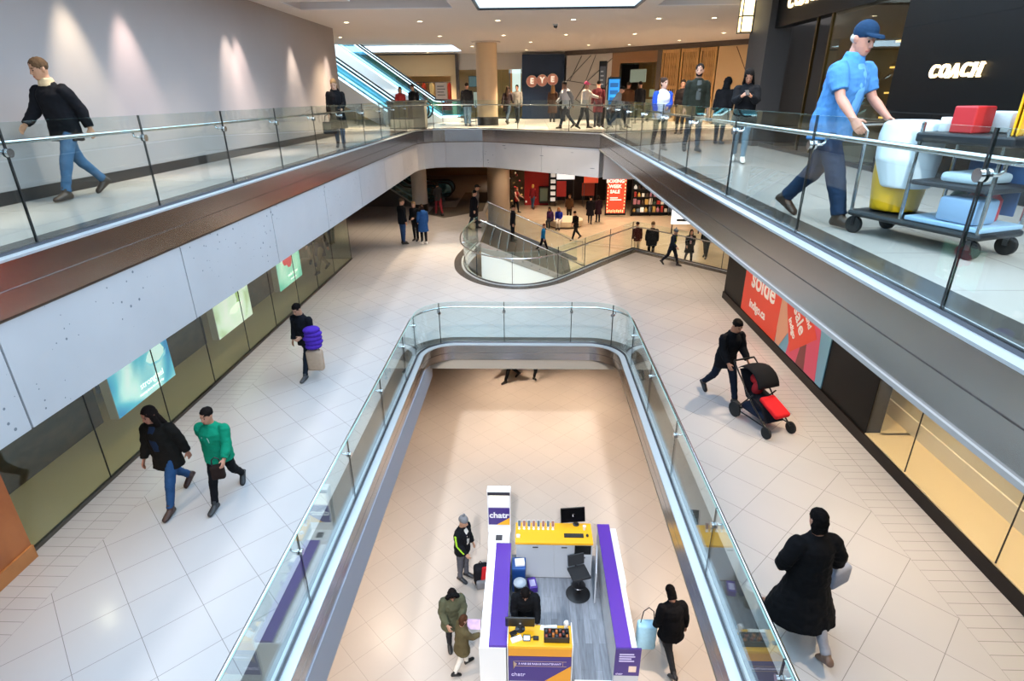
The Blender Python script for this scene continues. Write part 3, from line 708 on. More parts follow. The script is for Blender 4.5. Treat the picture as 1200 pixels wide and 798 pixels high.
# ------------------------------------------------------------------ left shop on the middle floor
XF = -6.6
ml = mat('shop_metal', '#6d6a64', .35, 1.0)
w1 = MB()
w1.box(XF - .03, XF + .03, 5.65, 20.45, 0, .05); w1.box(XF - .03, XF + .03, 5.65, 20.45, 2.75, 2.87)
w1 = structure(w1.build('window_1', ml))
ys = [5.65, 7.23, 8.86, 10.48, 12.09, 13.65, 15.25, 16.85, 18.45, 20.42]
for a, b in zip(ys[:-1], ys[1:]):
    g = MB(); g.mat(SHOPGLASS).box(XF - .006, XF + .006, a + .006, b - .006, .05, 2.75); g.build('glass_pane', None, w1)
    g = MB(); g.box(XF - .008, XF + .008, b - .006, b + .006, .05, 2.75); g.build('glass_joint', GASKET, w1)
w2 = structure(MB().box(-14, XF, 20.39, 20.45, 0, .05).build('window_2', ml))
for k in range(4):
    g = MB(); g.mat(SHOPGLASS).box(XF - 1.8 * (k + 1) + .01, XF - 1.8 * k - .01, 20.41, 20.422, .05, 2.87); g.build('glass_pane', None, w2)
structure(MB().box(-14, XF - .03, 5.6, 20.39, 0.002, .02).build('floor_shop_left', mat('shop_floor_olive', '#a79b7c', .3, vary=.05, vscale=3)))
sw_ = woodmat('shop_backdrop', '#5a4a3a', '#3f362e', (1, 1.5, 3), .5)
m = MB(); m.box(-8.0, -7.9, 5.6, 8.9, .02, 2.87); m.box(-8.0, -7.9, 10.3, 12.6, .02, 2.87); m.box(-8.0, -7.9, 14.4, 16.6, .02, 2.87); structure(m.build('partition_shop_left', sw_))
structure(MB().box(-14, -13.9, 5.6, 20.4, 0, 2.87).build('wall_shop_left_back', mat('shop_wall_dark', '#57524b', .7)))
# wood clad wall before the shop
wm = woodmat('orange_wood', '#8a4f2a', '#a8683c', (1, 1, .6), .4)
structure(MB().box(-14, -6.5, -8, 5.6, 0, 2.87).build('wall_wood_left', wm)); structure(MB().box(-6.5, -6.47, -8, 5.6, 0, .2).build('baseboard_wood', woodmat('wood_plinth', '#9a6438', '#b57a48', (1, 1, .6))))

def art_mat(name, stops, scale=1.0, es=1.0, rough=.4, dirv=(0, 1, .4)):
    """printed film lit from behind: soft colour fields"""
    m = bpy.data.materials.new(name); m.use_nodes = True; nt = m.node_tree; L = nt.links; b = nt.nodes['Principled BSDF']
    tc = N(nt, 'ShaderNodeTexCoord'); n1 = N(nt, 'ShaderNodeTexNoise'); n1.inputs['Scale'].default_value = scale; n1.inputs['Detail'].default_value = 1.5; n1.inputs['Distortion'].default_value = .6; L.new(tc.outputs['Object'], n1.inputs[0])
    r = N(nt, 'ShaderNodeValToRGB'); els = r.color_ramp.elements
    while len(els) < len(stops): els.new(.5)
    for e, (p, c) in zip(els, stops): e.position = p; e.color = lin(c)
    L.new(n1.outputs[0], r.inputs[0]); L.new(r.outputs[0], b.inputs['Base Color']); L.new(r.outputs[0], b.inputs['Emission Color']); b.inputs['Emission Strength'].default_value = es; b.inputs['Roughness'].default_value = rough
    return m
def flatpoly(name, pts, m, root, x, off, t=.004):
    """flat printed shape on a vertical face x=const: pts = (y, z)"""
    q = MB(); q.prism([(p[0], p[1]) for p in pts], 0, t, M=Matrix(((0, 0, 1, x), (1, 0, 0, 0), (0, 1, 0, 0), (0, 0, 0, 1)))); return q.build(name, m, root, off=off)
LBX = -6.86
def lightbox(y0, label, face):
    y1 = y0 + 1.66; loc = (LBX - .07, (y0 + y1) / 2, .6); r = thing('lightbox', label, 'lightbox', loc, 0, 'lit posters hanging in the left shop window')
    m = MB(); m.bbox(LBX - .16, LBX, y0, y1, .6, 1.72, .01); m.build('case', mat('lightbox_case', '#b9b6ae', .4, .3), r, off=loc)
    m = MB(); m.box(LBX, LBX + .004, y0 + .012, y1 - .012, .612, 1.71); m.build('poster_face', face, r, off=loc)
    for yy in (y0 + .3, y1 - .3):
        m = MB(); m.cyl((LBX - .08, yy, 1.72), (LBX - .08, yy, 2.86), .006, 8); m.build('hanging_wire', ml, r, off=loc)
    return r, loc
WEM = mat('white_print', '#ffffff', .5, emit='#ffffff', es=1.2)
F1 = art_mat('poster_blue', [(.30, '#e2f2f6'), (.45, '#bfe4ee'), (.55, '#5fb9d6'), (.68, '#2f86c2')], 1.1, 1.0)
r, l = lightbox(8.05, 'blue lit poster of a white shoe reading strongfeel in the left shop window', F1)
tx = LBX + .006
text('lettering', 'strongfeel', .17, WEM, r, T(-l[0], -l[1], -l[2]) @ frame((tx, 9.05, .86), (0, 1, 0), (0, 0, 1)))
text('lettering', 'running shoes for every day', .062, WEM, r, T(-l[0], -l[1], -l[2]) @ frame((tx, 9.0, .72), (0, 1, 0), (0, 0, 1)))
flatpoly('printed_shoe', [(9.02, 1.22), (9.12, 1.12), (9.35, 1.1), (9.52, 1.16), (9.56, 1.26), (9.45, 1.44), (9.3, 1.52), (9.2, 1.5), (9.22, 1.38), (9.1, 1.32)], mat('print_shoe', '#d7f2f5', .5, emit='#d7f2f5', es=1.0), r, LBX + .004, l)
flatpoly('printed_sole', [(9.0, 1.2), (9.1, 1.08), (9.36, 1.06), (9.56, 1.12), (9.6, 1.22), (9.54, 1.18), (9.36, 1.1), (9.12, 1.13)], mat('print_sole', '#8fcfe6', .5, emit='#8fcfe6', es=1.0), r, LBX + .0045, l)
F2 = art_mat('poster_green', [(.38, '#f3faf3'), (.56, '#e4f2e4'), (.68, '#c3d8b0'), (.8, '#94b076')], 1.3, .85)
r, l = lightbox(11.4, 'pale green and white lit poster between the blue and teal ones', F2)
flatpoly('printed_leaf', [(12.35, 1.02), (12.45, 1.2), (12.4, 1.42), (12.52, 1.52), (12.6, 1.3), (12.56, 1.12)], mat('print_leaf', '#9dbb7a', .5, emit='#9dbb7a', es=.9), r, LBX + .004, l)
flatpoly('printed_shoe', [(12.0, .98), (12.3, .92), (12.62, 1.0), (12.7, 1.1), (12.45, 1.14), (12.1, 1.08)], mat('print_pale', '#eef7ea', .5, emit='#eef7ea', es=1.1), r, LBX + .0045, l)
F3 = art_mat('poster_teal', [(.3, '#d9f3ea'), (.45, '#a6e0cf'), (.6, '#6cc9b4')], .9, 1.0)
r, l = lightbox(14.75, 'teal lit poster with red shapes farthest along the left shop window', F3)
RP = mat('print_red', '#d8344a', .5, emit='#d8344a', es=.9)
for cy, cz, rr in ((15.35, 1.36, .17), (15.6, 1.28, .2), (15.75, 1.48, .17), (15.5, 1.55, .18)):
    flatpoly('printed_flower', [(cy + rr * cos(2 * pi * k / 9), cz + rr * sin(2 * pi * k / 9)) for k in range(9)], RP, r, LBX + .004 + rr * .01, l)
text('lettering', 'made for you', .13, WEM, r, T(-l[0], -l[1], -l[2]) @ frame((tx, 15.75, .88), (0, 1, 0), (0, 0, 1)))
text('lettering', 'new season', .09, WEM, r, T(-l[0], -l[1], -l[2]) @ frame((tx, 15.75, .74), (0, 1, 0), (0, 0, 1)))
# display tables and wares inside the shop, seen between the posters
for i, (yy, lab) in enumerate(((9.6, 'dark display table inside the shop behind the blue poster'), (13.5, 'dark display table inside the shop behind the pale green poster'), (17.4, 'dark display table inside the shop past the teal poster'))):
    t = thing('display_table', lab, 'table', (-9.4, yy, .02), 0, 'display tables in the left shop')
    m = MB(); m.bbox(-.7, .7, -.5, .5, .72, .78, .01); m.build('tabletop', woodmat('table_wood%d' % i, '#5d4630', '#77593c'), t)
    for sx in (-.62, .62):
        for sy in (-.42, .42): m = MB(); m.box(sx - .03, sx + .03, sy - .03, sy + .03, 0, .72); m.build('leg', DARKSTEEL, t)
    for k in range(5):
        b = MB(); b.bbox(-.12, .12, -.07, .07, 0, .09, .02); b = b.build('shoe_box', mat('box_%d' % (k % 3), ['#d8d2c6', '#2f3d4a', '#a4493a'][k % 3], .6)); b.location = (-9.4 - .45 + .22 * k, yy + (.18 if k % 2 else -.15), .80)
        tag(b, ['cream', 'navy', 'red', 'second cream', 'second navy'][k] + ' shoe box on the ' + ['nearest', 'middle', 'farthest'][i] + ' dark display table in the left shop', 'box', 'shoe boxes in the left shop')
# ------------------------------------------------------------------ right side of the middle floor
XR = 5.72
m = MB(); m.box(XR, XR + .25, 8.46, 16.15, .18, 3.83); structure(m.build('wall_right_middle', BLACKP))
m = MB(); m.box(XR - .03, XR + .25, -8, 16.17, 0, .2); structure(m.build('baseboard_right', mat('brown_black_plinth', '#17100d', .4, spec=.25)))
m = MB(); m.box(XR + .25, 10, 15.9, 16.15, 0, 3.83); structure(m.build('wall_right_middle_end', BLACKP))
def wposter(y0, y1, z1, label, face):
    loc = (XR - .02, (y0 + y1) / 2, .22); r = thing('poster', label, 'poster', loc)
    q = MB(); q.box(XR - .02, XR - .001, y0, y1, .22, z1); q.build('panel', face, r, off=loc); return r, loc
RED = mat('sale_red', '#e2452c', .45)
WPR = mat('white_vinyl', '#f6efe8', .5)
r, l = wposter(12.36, 14.66, 3.4, 'red wall poster reading solde and indigo.ca', RED)
def wtext(s, size, y, z, r, l, rot=0, m=WPR, off=0.0, x=None):
    fx = (0, -cos(rot), sin(rot)); fy = (0, sin(rot), cos(rot))
    return text('lettering', s, size, m, r, T(-l[0], -l[1], -l[2]) @ frame(((XR - .022) if x is None else x, y, z), fx, fy), offset=off)
wtext('solde', .70, 13.45, 1.22, r, l, off=.014)
wtext('indigo.ca', .30, 13.6, .57, r, l, off=.008)
BLUEP = mat('poster_sky', '#6fa0b8', .5)
r, l = wposter(10.05, 12.34, 3.4, 'wall poster of a hand holding a red sale card', BLUEP)
fx = XR - .024
MP = lambda x: Matrix(((0, 0, -1, x), (1, 0, 0, 0), (0, 1, 0, 0), (0, 0, 0, 1)))
def pp(name, pts, m, x): q = MB(); q.prism(pts, 0, .003, M=MP(x)); return q.build(name, m, r, off=l)
pp('printed_arm', [(12.34, .6), (12.34, 1.5), (11.9, 1.95), (11.5, 1.9), (11.3, 1.2), (11.7, .8), (12.1, .23), (12.3, .23)], mat('print_skin', '#d79c7e', .5), fx)
pp('printed_dress', [(11.7, .23), (10.3, .23), (10.45, 1.2), (10.7, 2.0), (11.2, 1.3), (11.6, .9)], mat('print_pink', '#d64d6a', .5), fx + .0005)
pp('printed_fold', [(11.2, .23), (10.8, .23), (10.95, 1.1), (11.1, .8)], mat('print_dark', '#7c3a3a', .5), fx - .0005)
pp('printed_card', [(12.1, 1.35), (11.45, 2.05), (10.55, 1.05), (11.55, .32)], RED, fx - .002)
for s_, sz, y, z in (('the', .2, 11.27, 1.52), ('grand', .2, 11.05, 1.3), ('sale', .42, 11.38, 1.14), ('indigo', .2, 11.62, .86)):
    wtext(s_, sz, y, z, r, l, rot=-.75, off=.006, x=XR - .032)
# lit display window
CREAM = mat('display_cream', '#e6dcc2', .6); DFL = mat('display_floor', '#d9c49c', .5)
structure(MB().box(XR, 6.9, -8, 8.46, .0, .22).build('floor_display', DFL))
structure(MB().box(6.48, 6.9, -8, 9.9, .22, 3.83).build('wall_display_back', CREAM)); structure(MB().box(6.45, 6.48, -8, 9.9, .22, .5).build('baseboard_display', mat('display_skirt', '#efe6d2', .5)))
structure(MB().box(XR + .25, 6.75, 9.85, 9.95, .22, 3.83).build('wall_display_side', CREAM))
structure(MB().box(XR + .25, 6.75, 8.4, 9.9, .0, .22).build('floor_display_side', DFL))
w3 = structure(MB().box(XR, XR + .05, -8, 8.46, 3.6, 3.83).build('window_3', BLACKP))
CG = glass_mat('display_glass', (.97, .96, .92))
for a, b in ((7.37, 8.46), (5.52, 7.36), (3.66, 5.51), (1.8, 3.65), (-.1, 1.79)):
    g = MB(); g.mat(CG).box(XR + .01, XR + .022, a + .004, b - .004, .2, 3.6); g.build('glass_pane', None, w3)
    g = MB(); g.box(XR + .008, XR + .024, a - .005, a + .005, .2, 3.6); g.build('glass_joint', GASKET, w3)
# ------------------------------------------------------------------ black shop on the upper right
m = MB(); XC = 5.78
m.box(XC, XC + .3, -8, 10.2, ZU, ZC); m.box(XC, XC + .3, 10.2, 15.5, 6.95, ZC)
structure(m.build('wall_right_upper', BLACKP))
m = MB(); 
for zz in (5.25, 6.45): m.box(XC - .004, XC, -8, 10.2, zz - .008, zz + .008)
for yy in (9.0, 6.6, 4.2): m.box(XC - .003, XC, yy - .006, yy + .006, ZU, 5.25)
structure(m.build('trim_black_panel_joints', mat('joint_black', '#050505', .9)))
structure(MB().box(XC - .15, XC + .4, 15.5, 16.75, ZU, ZC).build('pillar_right_upper', mat('pillar_dark', '#3a3634', .6)))
structure(MB().box(XC + .25, 14, 16.55, 16.75, ZU, ZC).build('wall_right_upper_end', mat('end_grey', '#4a4644', .7)))
structure(MB().box(9.9, 10, 8, 16.6, ZU, ZC).build('wall_shop_upper_back', mat('shop_dark', '#2b2420', .7)))
structure(MB().box(XC + .3, 10, 10.0, 10.2, ZU, ZC).build('wall_shop_upper_side', mat('shop_dark', '#2b2420', .7)))
w4 = structure(MB().box(XC + .02, XC + .1, 10.2, 15.5, ZU, ZU + .08).build('window_4', DARKSTEEL))
g = MB(); g.mat(SHOPGLASS).box(XC + .05, XC + .062, 10.2, 12.7, ZU + .08, 6.95); g.build('glass_pane', None, w4)
BRASS = mat('brass', '#5a4626', .4, 1.0)
for yy in (12.72, 13.35): g = MB(); g.box(XC + .03, XC + .08, yy - .03, yy + .03, ZU, 6.95); g.build('door_frame', BRASS, w4)
# shelving lit warm inside
for i, yy in enumerate((11.0, 12.4, 13.8)):
    lab = ['tall lit shelf nearest the black panel inside the upper right shop', 'tall lit shelf in the middle of the upper right shop', 'tall lit shelf by the dark doorway of the upper right shop'][i]
    t = thing('display_shelf', lab, 'shelf', (9.3, yy + 2.2, ZU), 0, 'lit shelves in the upper right shop')
    q = MB(); q.box(-.05, .35, -.6, .6, 0, .1); q.box(.3, .35, -.6, .6, .1, 2.8); q.box(-.05, .3, -.6, -.57, .1, 2.8); q.box(-.05, .3, .57, .6, .1, 2.8); q.build('cabinet', woodmat('shelf_brass%d' % i, '#6a5230', '#8a6c3e'), t)
    for k in range(4):
        q = MB(); q.box(-.05, .3, -.57, .57, .6 + .6 * k, .64 + .6 * k); q.build('shelf_board', mat('shelf_glow', '#ffd98a', .5, emit='#ffc765', es=1.6), t)
    for k in range(3):
        for s2 in (-.3, .0, .3):
            q = MB(); q.bbox(-.1, .1, -.09, .09, 0, .2, .03); q.tube([(0, -.06, .19), (0, -.04, .28), (0, .04, .28), (0, .06, .19)], .008, 8)
            q = q.build('handbag', mat('bag_%d' % ((k + i) % 4), ['#7a3b2a', '#2a2523', '#c9a27a', '#9a8f86'][(k + i) % 4], .5)); q.location = (9.4, yy + 2.2 + s2, ZU + .645 + .6 * k)
            tag(q, ['tan and brown', 'dark', 'pale'][k] + ' handbag on the ' + ['lowest', 'middle', 'upper'][k] + ' lit board, ' + {-.3: 'near side', 0: 'centre', .3: 'far side'}[s2 if s2 else 0] + ' of the ' + ['nearest', 'middle', 'farthest'][i] + ' tall shelf', 'handbag', 'handbags on the lit shelves')
GOLDL = mat('lit_letters', '#fff1d0', .4, emit='#ffdca0', es=2.6)
def serif_sign(label, y0, z, size, x, step):
    loc = (x, y0, z); r = thing('shop_sign', label, 'sign', loc)
    t = text('lettering', 'COACH', size, GOLDL, r, T(-loc[0], -loc[1], -loc[2]) @ frame((x, y0, z), (0, -1, 0), (0, 0, 1)), extrude=.02, shear=.2, offset=.005 * size / .3, space=step)
    # slab serifs
    me = t.data; xs = [v.co for v in me.vertices]; lo = min(p.y for p in xs); hi = max(p.y for p in xs); w = hi - lo; b = MB(); h = size * .69
    def serif(cy, top):
        zz = (h / 2 - .02) if top else (-h / 2 - .005); sh = .22 * zz
        b = MB(); b.box(-.021, .021, cy - sh - size * .085, cy - sh + size * .085, zz, zz + size * .07); b.build('serif', GOLDL, r)
    # H at the end, A in the middle
    for f in (.845, .985): serif(hi - w * f, True); serif(hi - w * f, False)
    for f in (.40, .565): serif(hi - w * f, False)
    return r
serif_sign('glowing gold COACH sign on the black panel above the cleaning trolley', 8.74, 5.80, .235, XC - .03, 1.36)
serif_sign('larger glowing COACH sign above the dark shop doorway', 14.0, 7.40, .40, XC - .03, 1.36)
t = thing('lantern', 'square lit lantern on the dark pillar of the upper right shop', 'lamp', (XC - .3, 16.75, 6.95))
q = MB(); q.bbox(-.13, .13, -.13, .13, .03, .75, .01); q.build('lamp_shade', mat('lantern_glow', '#fff0c8', .5, emit='#ffdf9a', es=3.0), t)
q = MB()
for zz in (0, .37, .75): q.box(-.15, .15, -.15, .15, zz, zz + .03)
for sx in (-.14, .14):
    for sy in (-.14, .14): q.box(sx - .012, sx + .012, sy - .012, sy + .012, 0, .78)
q.box(-.02, .16, -.02, .02, .8, .84); q.box(-.012, .012, -.012, .012, .76, .84); q.build('frame', DARKSTEEL, t)

# ------------------------------------------------------------------ shops at the back of the upper level
YB = 35.0
BEI = mat('shop_beige', '#d6b98e', .7)
m = MB(); m.box(-14, -7.6, YB, YB + .2, ZU, ZC); m.box(-7.6, -4.15, YB, YB + .2, 6.55, ZC); m.box(-4.45, -4.15, YB, YB + .2, ZU, 6.55); structure(m.build('wall_back_beige', BEI))
structure(MB().box(-4.15, -4.0, YB - .25, YB + .2, ZU, ZC).build('trim_back_dark', mat('dark_brown', '#2c211b', .5)))
structure(MB().box(-14, -4.0, YB - .3, YB + .2, ZC - .05, ZC).build('trim_back_top', mat('dark_brown', '#2c211b', .5)))
m = MB(); m.box(-4.0, -.46, YB, YB + .2, 6.85, ZC); structure(m.build('wall_back_grey', mat('shop_grey', '#b9b2aa', .7)))
structure(MB().box(-14, 2, 37.9, 38, ZU, ZC).build('wall_back_shop_interior', mat('shop_warm', '#c8a878', .7)))
w5 = structure(MB().box(-4.0, -.46, YB + .02, YB + .1, ZU, ZU + .06).build('window_5', DARKSTEEL))
for k in range(3): g = MB(); g.mat(SHOPGLASS).box(-4.0 + 1.18 * k + .01, -4.0 + 1.18 * (k + 1) - .01, YB + .05, YB + .06, ZU + .06, 6.85); g.build('glass_pane', None, w5)
def garment(name, x, y, z, h, w, c, lab, grp):
    q = MB(); R = []
    for zz, ww, dd in ((0, w * .62, .1), (.35, w * .55, .09), (.62, w * .42, .08), (.8, w * .5, .08), (.92, w * .46, .06), (1.0, w * .15, .04)):
        R.append([(ww * cos(2 * pi * k / 14) * (1 + .12 * sin(k * 2.4 + zz)), dd * sin(2 * pi * k / 14) * (1 + .25 * sin(k * 3.1)), zz * h) for k in range(14)])
    q.rings(R); o = q.build(name, cloth(c), None, smooth=True); o.location = (x, y, z); return tag(o, lab, 'clothes', grp)
gl = MB(); gl.tube([(-7.2, 36.2, 6.25), (-4.6, 36.2, 6.25)], .02, 8)
for px in (-7.2, -5.9, -4.6): gl.cyl((px, 36.2, ZU), (px, 36.2, 6.25), .02, 8)
tag(gl.build('clothes_rail', DARKSTEEL), 'steel clothes rail in the beige shop behind the escalators', 'rail')
for i, (x, c, w_) in enumerate(((-7.0, '#b5472f', .26), (-6.6, '#c2573a', .24), (-6.2, '#a33a28', .26), (-5.75, '#d9c08a', .28), (-5.4, '#cfa95a', .22), (-5.0, '#c2392f', .28), (-4.7, '#b03a30', .24))):
    garment('dress', x, 36.2, 4.75, 1.48, w_, c, ['rust red', 'orange red', 'dark red', 'cream', 'gold', 'bright red', 'brick red'][i] + ' dress on the rail, number %s from the left' % ['one', 'two', 'three', 'four', 'five', 'six', 'seven'][i], 'dresses on the rail of the beige shop')
# wares of the glazed shop by the column, built as glowing display panels
for i, (x, z, w_, h, c, lab) in enumerate(((-3.75, 6.0, .95, .62, '#5e7f93', 'grey blue picture high in the glazed back shop'), (-3.5, 4.9, .75, .85, '#c8d6dd', 'pale picture low in the glazed back shop'), (-2.65, 5.3, .36, .72, '#a9b83a', 'lime green picture in the glazed back shop'), (-1.25, 5.6, .36, 1.6, '#cf7a2a', 'orange picture in the glazed back shop beside the column'))):
    t = thing('wall_display', lab, 'picture', (x, 37.86, z), 0); b = MB(); b.bbox(0, w_, -.03, .035, 0, h, .01); b.build('frame', mat('wp_frame', '#3a332c', .5), t); b = MB(); b.box(.03, w_ - .03, -.034, -.03, .03, h - .03); b.build('print', mat('dp_' + c, c, .5, emit=c, es=.4), t)
t = thing('shop_screen', 'bright screen at the edge of the navy shop wall', 'screen', (-.8, 35.9, ZU)); b = MB(); b.bbox(-.24, .24, -.02, .05, .9, 2.6, .01); b.build('display', mat('screen_white', '#e8f0f2', .4, emit='#dfeaf0', es=1.2), t); b = MB(); b.box(-.05, .05, 0, .04, 0, .9); b.box(-.2, .2, -.15, .18, 0, .03); b.build('stand', DARKSTEEL, t)  # glowing shop screen, with a stand added under it
# navy wall with the round letters
structure(MB().box(-.46, 1.85, YB - .75, YB + .2, ZU, 7.55).build('wall_navy', mat('navy_wall', '#0a1c33', .5, spec=.2)))
loc = (.7, YB - .76, 5.85); r = thing('shop_sign', 'navy shop sign of three orange discs reading EYE', 'sign', loc)
for k, ch in enumerate('EYE'):
    cx = .08 + .56 * k
    q = MB(); Mx = Matrix(((1, 0, 0, cx), (0, 0, 1, YB - .82), (0, -1, 0, 6.22 - .0 + .04 * k), (0, 0, 0, 1)))
    q.mat(mat('disc_orange', '#c2521f', .6, emit='#c2521f', es=.12)).lathe([(.27, 0), (.27, .06)], (0, 0, 0), 28, Mx)
    q.mat(mat('disc_rim', '#f4d2bd', .5, emit='#f2cdb8', es=.1)).lathe([(.285, .0), (.30, .01), (.30, .06), (.262, .065), (.262, .0)], (0, 0, 0), 28, Mx)
    q.build('disc', None, r, off=loc)
    text('lettering', ch, .40, mat('letter_pale', '#fff0dc', .5, emit='#ffe9cf', es=.9), r, T(-loc[0], -loc[1], -loc[2]) @ frame((cx, YB - .825, 6.22 + .04 * k), (1, 0, 0), (0, 0, 1)), offset=.012)
# diagonal shop front
DO = Vector((1.9, 34.1)); DD = Vector((7.57, -6.56)).normalized(); DN = Vector((-DD.y, DD.x))
MD = Matrix(((DD.x, DN.x, 0, DO.x), (DD.y, DN.y, 0, DO.y), (0, 0, 1, 0), (0, 0, 0, 1)))
def dbox(name, s0, s1, n0, n1, z0, z1, m): return structure(MB().box(s0, s1, n0, n1, z0, z1, MD).build(name, m))
dbox('trim_diagonal_top', 0, 11, -.1, .1, 7.45, 7.66, mat('dark_brown', '#2c211b', .5))
dbox('wall_diagonal_white', 0, 2.9, .05, .2, ZU, 7.45, mat('pattern_white', '#b9b4ae', .6))
lines = MB()
for a, b in (((0.05, 6.2), (1.6, 7.4)), ((.25, 6.2), (1.0, 7.4)), ((0.0, 6.25), (2.6, 5.9)), ((1.25, 6.05), (1.9, 7.4)), ((1.25, 6.05), (2.9, 7.2)), ((1.3, 6.05), (.7, 5.3)), ((1.25, 6.05), (1.05, 4.6)), ((2.6, 5.9), (2.9, 6.4)), ((.7, 5.3), (2.2, 4.5))):
    lines.tube([MD @ Vector((a[0], .04, a[1])), MD @ Vector((b[0], .04, b[1]))], .018, 6)
structure(lines.build('trim_diagonal_lines', mat('line_black', '#1c1816', .5)))
dbox('wall_diagonal_brown', 2.9, 3.4, .05, .2, 6.3, 7.45, mat('brown_glass_band', '#6a4a2c', .4)); dbox('wall_diagonal_brown_top', 3.4, 5.5, .05, .2, 6.95, 7.45, mat('brown_glass_band', '#6a4a2c', .4))
w6 = dbox('window_6', 2.9, 5.6, .06, .14, ZU, ZU + .08, DARKSTEEL)
for k in range(2): g = MB(); g.mat(SHOPGLASS).box(2.92 + 1.33 * k, 2.92 + 1.33 * (k + 1) - .01, .1, .112, ZU + .08, 6.95, MD); g.build('glass_pane', None, w6)
dbox('wall_diagonal_interior', 2.7, 5.8, 3.0, 3.1, ZU, 7.6, mat('tan_wall', '#9a7448', .7)); dbox('trim_diagonal_post', 5.5, 5.72, -.02, .2, ZU, 7.45, mat('dark_brown', '#2c211b', .5))
for s0, z0, w_, h, lab, c in ((3.3, 6.1, .9, .6, 'frosted hanging panel in the window of the brown shop', '#c6cfcd'), (4.5, 5.4, .8, .35, 'pale green lit hanging panel in the window of the brown shop', '#cfe0c4')):
    o_ = MD @ Vector((s0 + w_ / 2, 1.25, z0)); t = thing('window_panel', lab, 'sign', o_); b = MB(); b.bbox(s0, s0 + w_, 1.2, 1.3, z0, z0 + h, .01, MD); b.build('board', mat('dp_' + c, c, .5, emit=c, es=.3), t, off=o_)  # display panels of the shop window, hung on added wires
    for f in (.15, .85): b = MB(); q = MD @ Vector((s0 + w_ * f, 1.25, z0 + h)); b.cyl(q, (q.x, q.y, ZC), .008, 6); b.build('wire', DARKSTEEL, t, off=o_)
o_ = MD @ Vector((4.4, 1.5, ZU)); t = thing('shop_counter', 'white counter inside the brown shop window', 'counter', o_); b = MB(); b.bbox(3.6, 5.2, 1.2, 1.8, ZU + .06, ZU + .92, .01, MD); b.build('body', mat('dp_counter', '#d8cfc0', .5), t, off=o_); b = MB(); b.bbox(3.55, 5.25, 1.15, 1.85, ZU + .92, ZU + .98, .01, MD); b.build('worktop', WHITEP, t, off=o_); b = MB(); b.box(3.65, 5.15, 1.25, 1.75, ZU, ZU + .06, MD); b.build('plinth', DARKSTEEL, t, off=o_)
# carved timber lattice doors
LWD = woodmat('lattice_wood', '#a9834f', '#c29a63', (6, 6, 1), .5); LBK = mat('lattice_back', '#4a3a28', .7)
for k, (s0, s1) in enumerate(((5.74, 6.65), (6.72, 7.58), (7.65, 8.45))):
    lab = ['carved timber lattice screen nearest the brown shop', 'carved timber lattice screen in the middle of three', 'carved timber lattice screen nearest the beige panel'][k]
    loc = MD @ Vector(((s0 + s1) / 2, .1, ZU)); r = thing('lattice_screen', lab, 'screen', loc, 0, 'carved timber screens on the upper level')
    q = MB(); q.box(s0, s1, .08, .16, ZU, 7.45, MD); q.build('backing', LBK, r, off=loc)
    q = MB()
    for a in (s0, s1 - .08): q.box(a, a + .08, .0, .08, ZU, 7.45, MD)
    for z0 in (ZU, 5.2, 5.75, 7.3): q.box(s0, s1, .0, .08, z0, z0 + .14, MD)
    q.build('frame', LWD, r, off=loc)
    q = MB(); n = 6
    for j in range(n):
        a = s0 + .1 + (s1 - s0 - .2) * (j + .5) / n; q.box(a - .02, a + .02, .03, .07, ZU, 7.4, MD)
        q.tube([MD @ Vector((a + .05, .05, 5.9 + .2 * i + .0)) for i in range(8)], [.012 + .014 * (i % 2) for i in range(8)], 6)
    q.build('carved_bars', LWD, r, off=loc)
dbox('wall_diagonal_beige', 8.5, 11, .02, .2, ZU, 7.45, mat('beige_panel', '#c9ab82', .6))
lines = MB()
for a, b in (((9.3, 7.4), (10.4, 5.4)), ((9.9, 7.4), (9.9, 4.4)), ((10.3, 7.4), (9.5, 4.4))): lines.tube([MD @ Vector((a[0], .01, a[1])), MD @ Vector((b[0], .01, b[1]))], .016, 6)
structure(lines.build('trim_beige_lines', mat('line_brown', '#5a3d24', .5)))
# directory totem and blue screen
t = thing('directory_totem', 'tall black directory totem behind the right balustrade', 'totem', (3.0, 26.2, ZU), -.1)
q = MB(); q.bbox(-.16, .16, -.08, .08, 0, 2.5, .02); q.build('body', BLACKP, t); q = MB(); q.box(-.12, .12, -.086, -.08, 1.5, 2.3); q.build('sign_face', mat('totem_face', '#3a4148', .4), t)
for k in range(4): q = MB(); q.box(-.09, .04 - .02 * (k % 2), -.09, -.086, 1.6 + .16 * k, 1.65 + .16 * k); q.build('printed_line', mat('totem_line', '#a9b2b8', .5), t)
t = thing('information_screen', 'blue glowing information screen beside the black totem', 'screen', (3.55, 26.6, ZU), -.1)
q = MB(); q.bbox(-.28, .28, -.08, .08, 0, 1.9, .04); q.build('housing', mat('screen_navy', '#0c2a4a', .4), t)
q = MB(); q.bbox(-.22, .22, -.09, -.08, .75, 1.82, .004); q.build('display', mat('screen_blue', '#1f7fc4', .3, emit='#1e86d8', es=1.1), t)
for k in range(3): q = MB(); q.box(-.17, .17, -.096, -.09, .95 + .28 * k, 1.12 + .28 * k); q.build('icon', mat('screen_deep', '#0d4f8f', .3, emit='#0d4f8f', es=.8), t)
# black waste box beside it
t = thing('waste_bin', 'grey steel box behind the left gallery glass near the escalators', 'box', (-5.0, 24.9, ZU))
q = MB(); q.bbox(-.75, .75, -.3, .3, .05, 1.0, .02); q.build('body', mat('bin_grey', '#7c7872', .5), t); q = MB(); q.bbox(-.78, .78, -.33, .33, 1.0, 1.06, .015); q.build('top', mat('bin_top', '#5a564f', .4), t); q = MB(); q.box(-.72, .72, -.28, .28, 0, .05); q.build('plinth', GASKET, t)
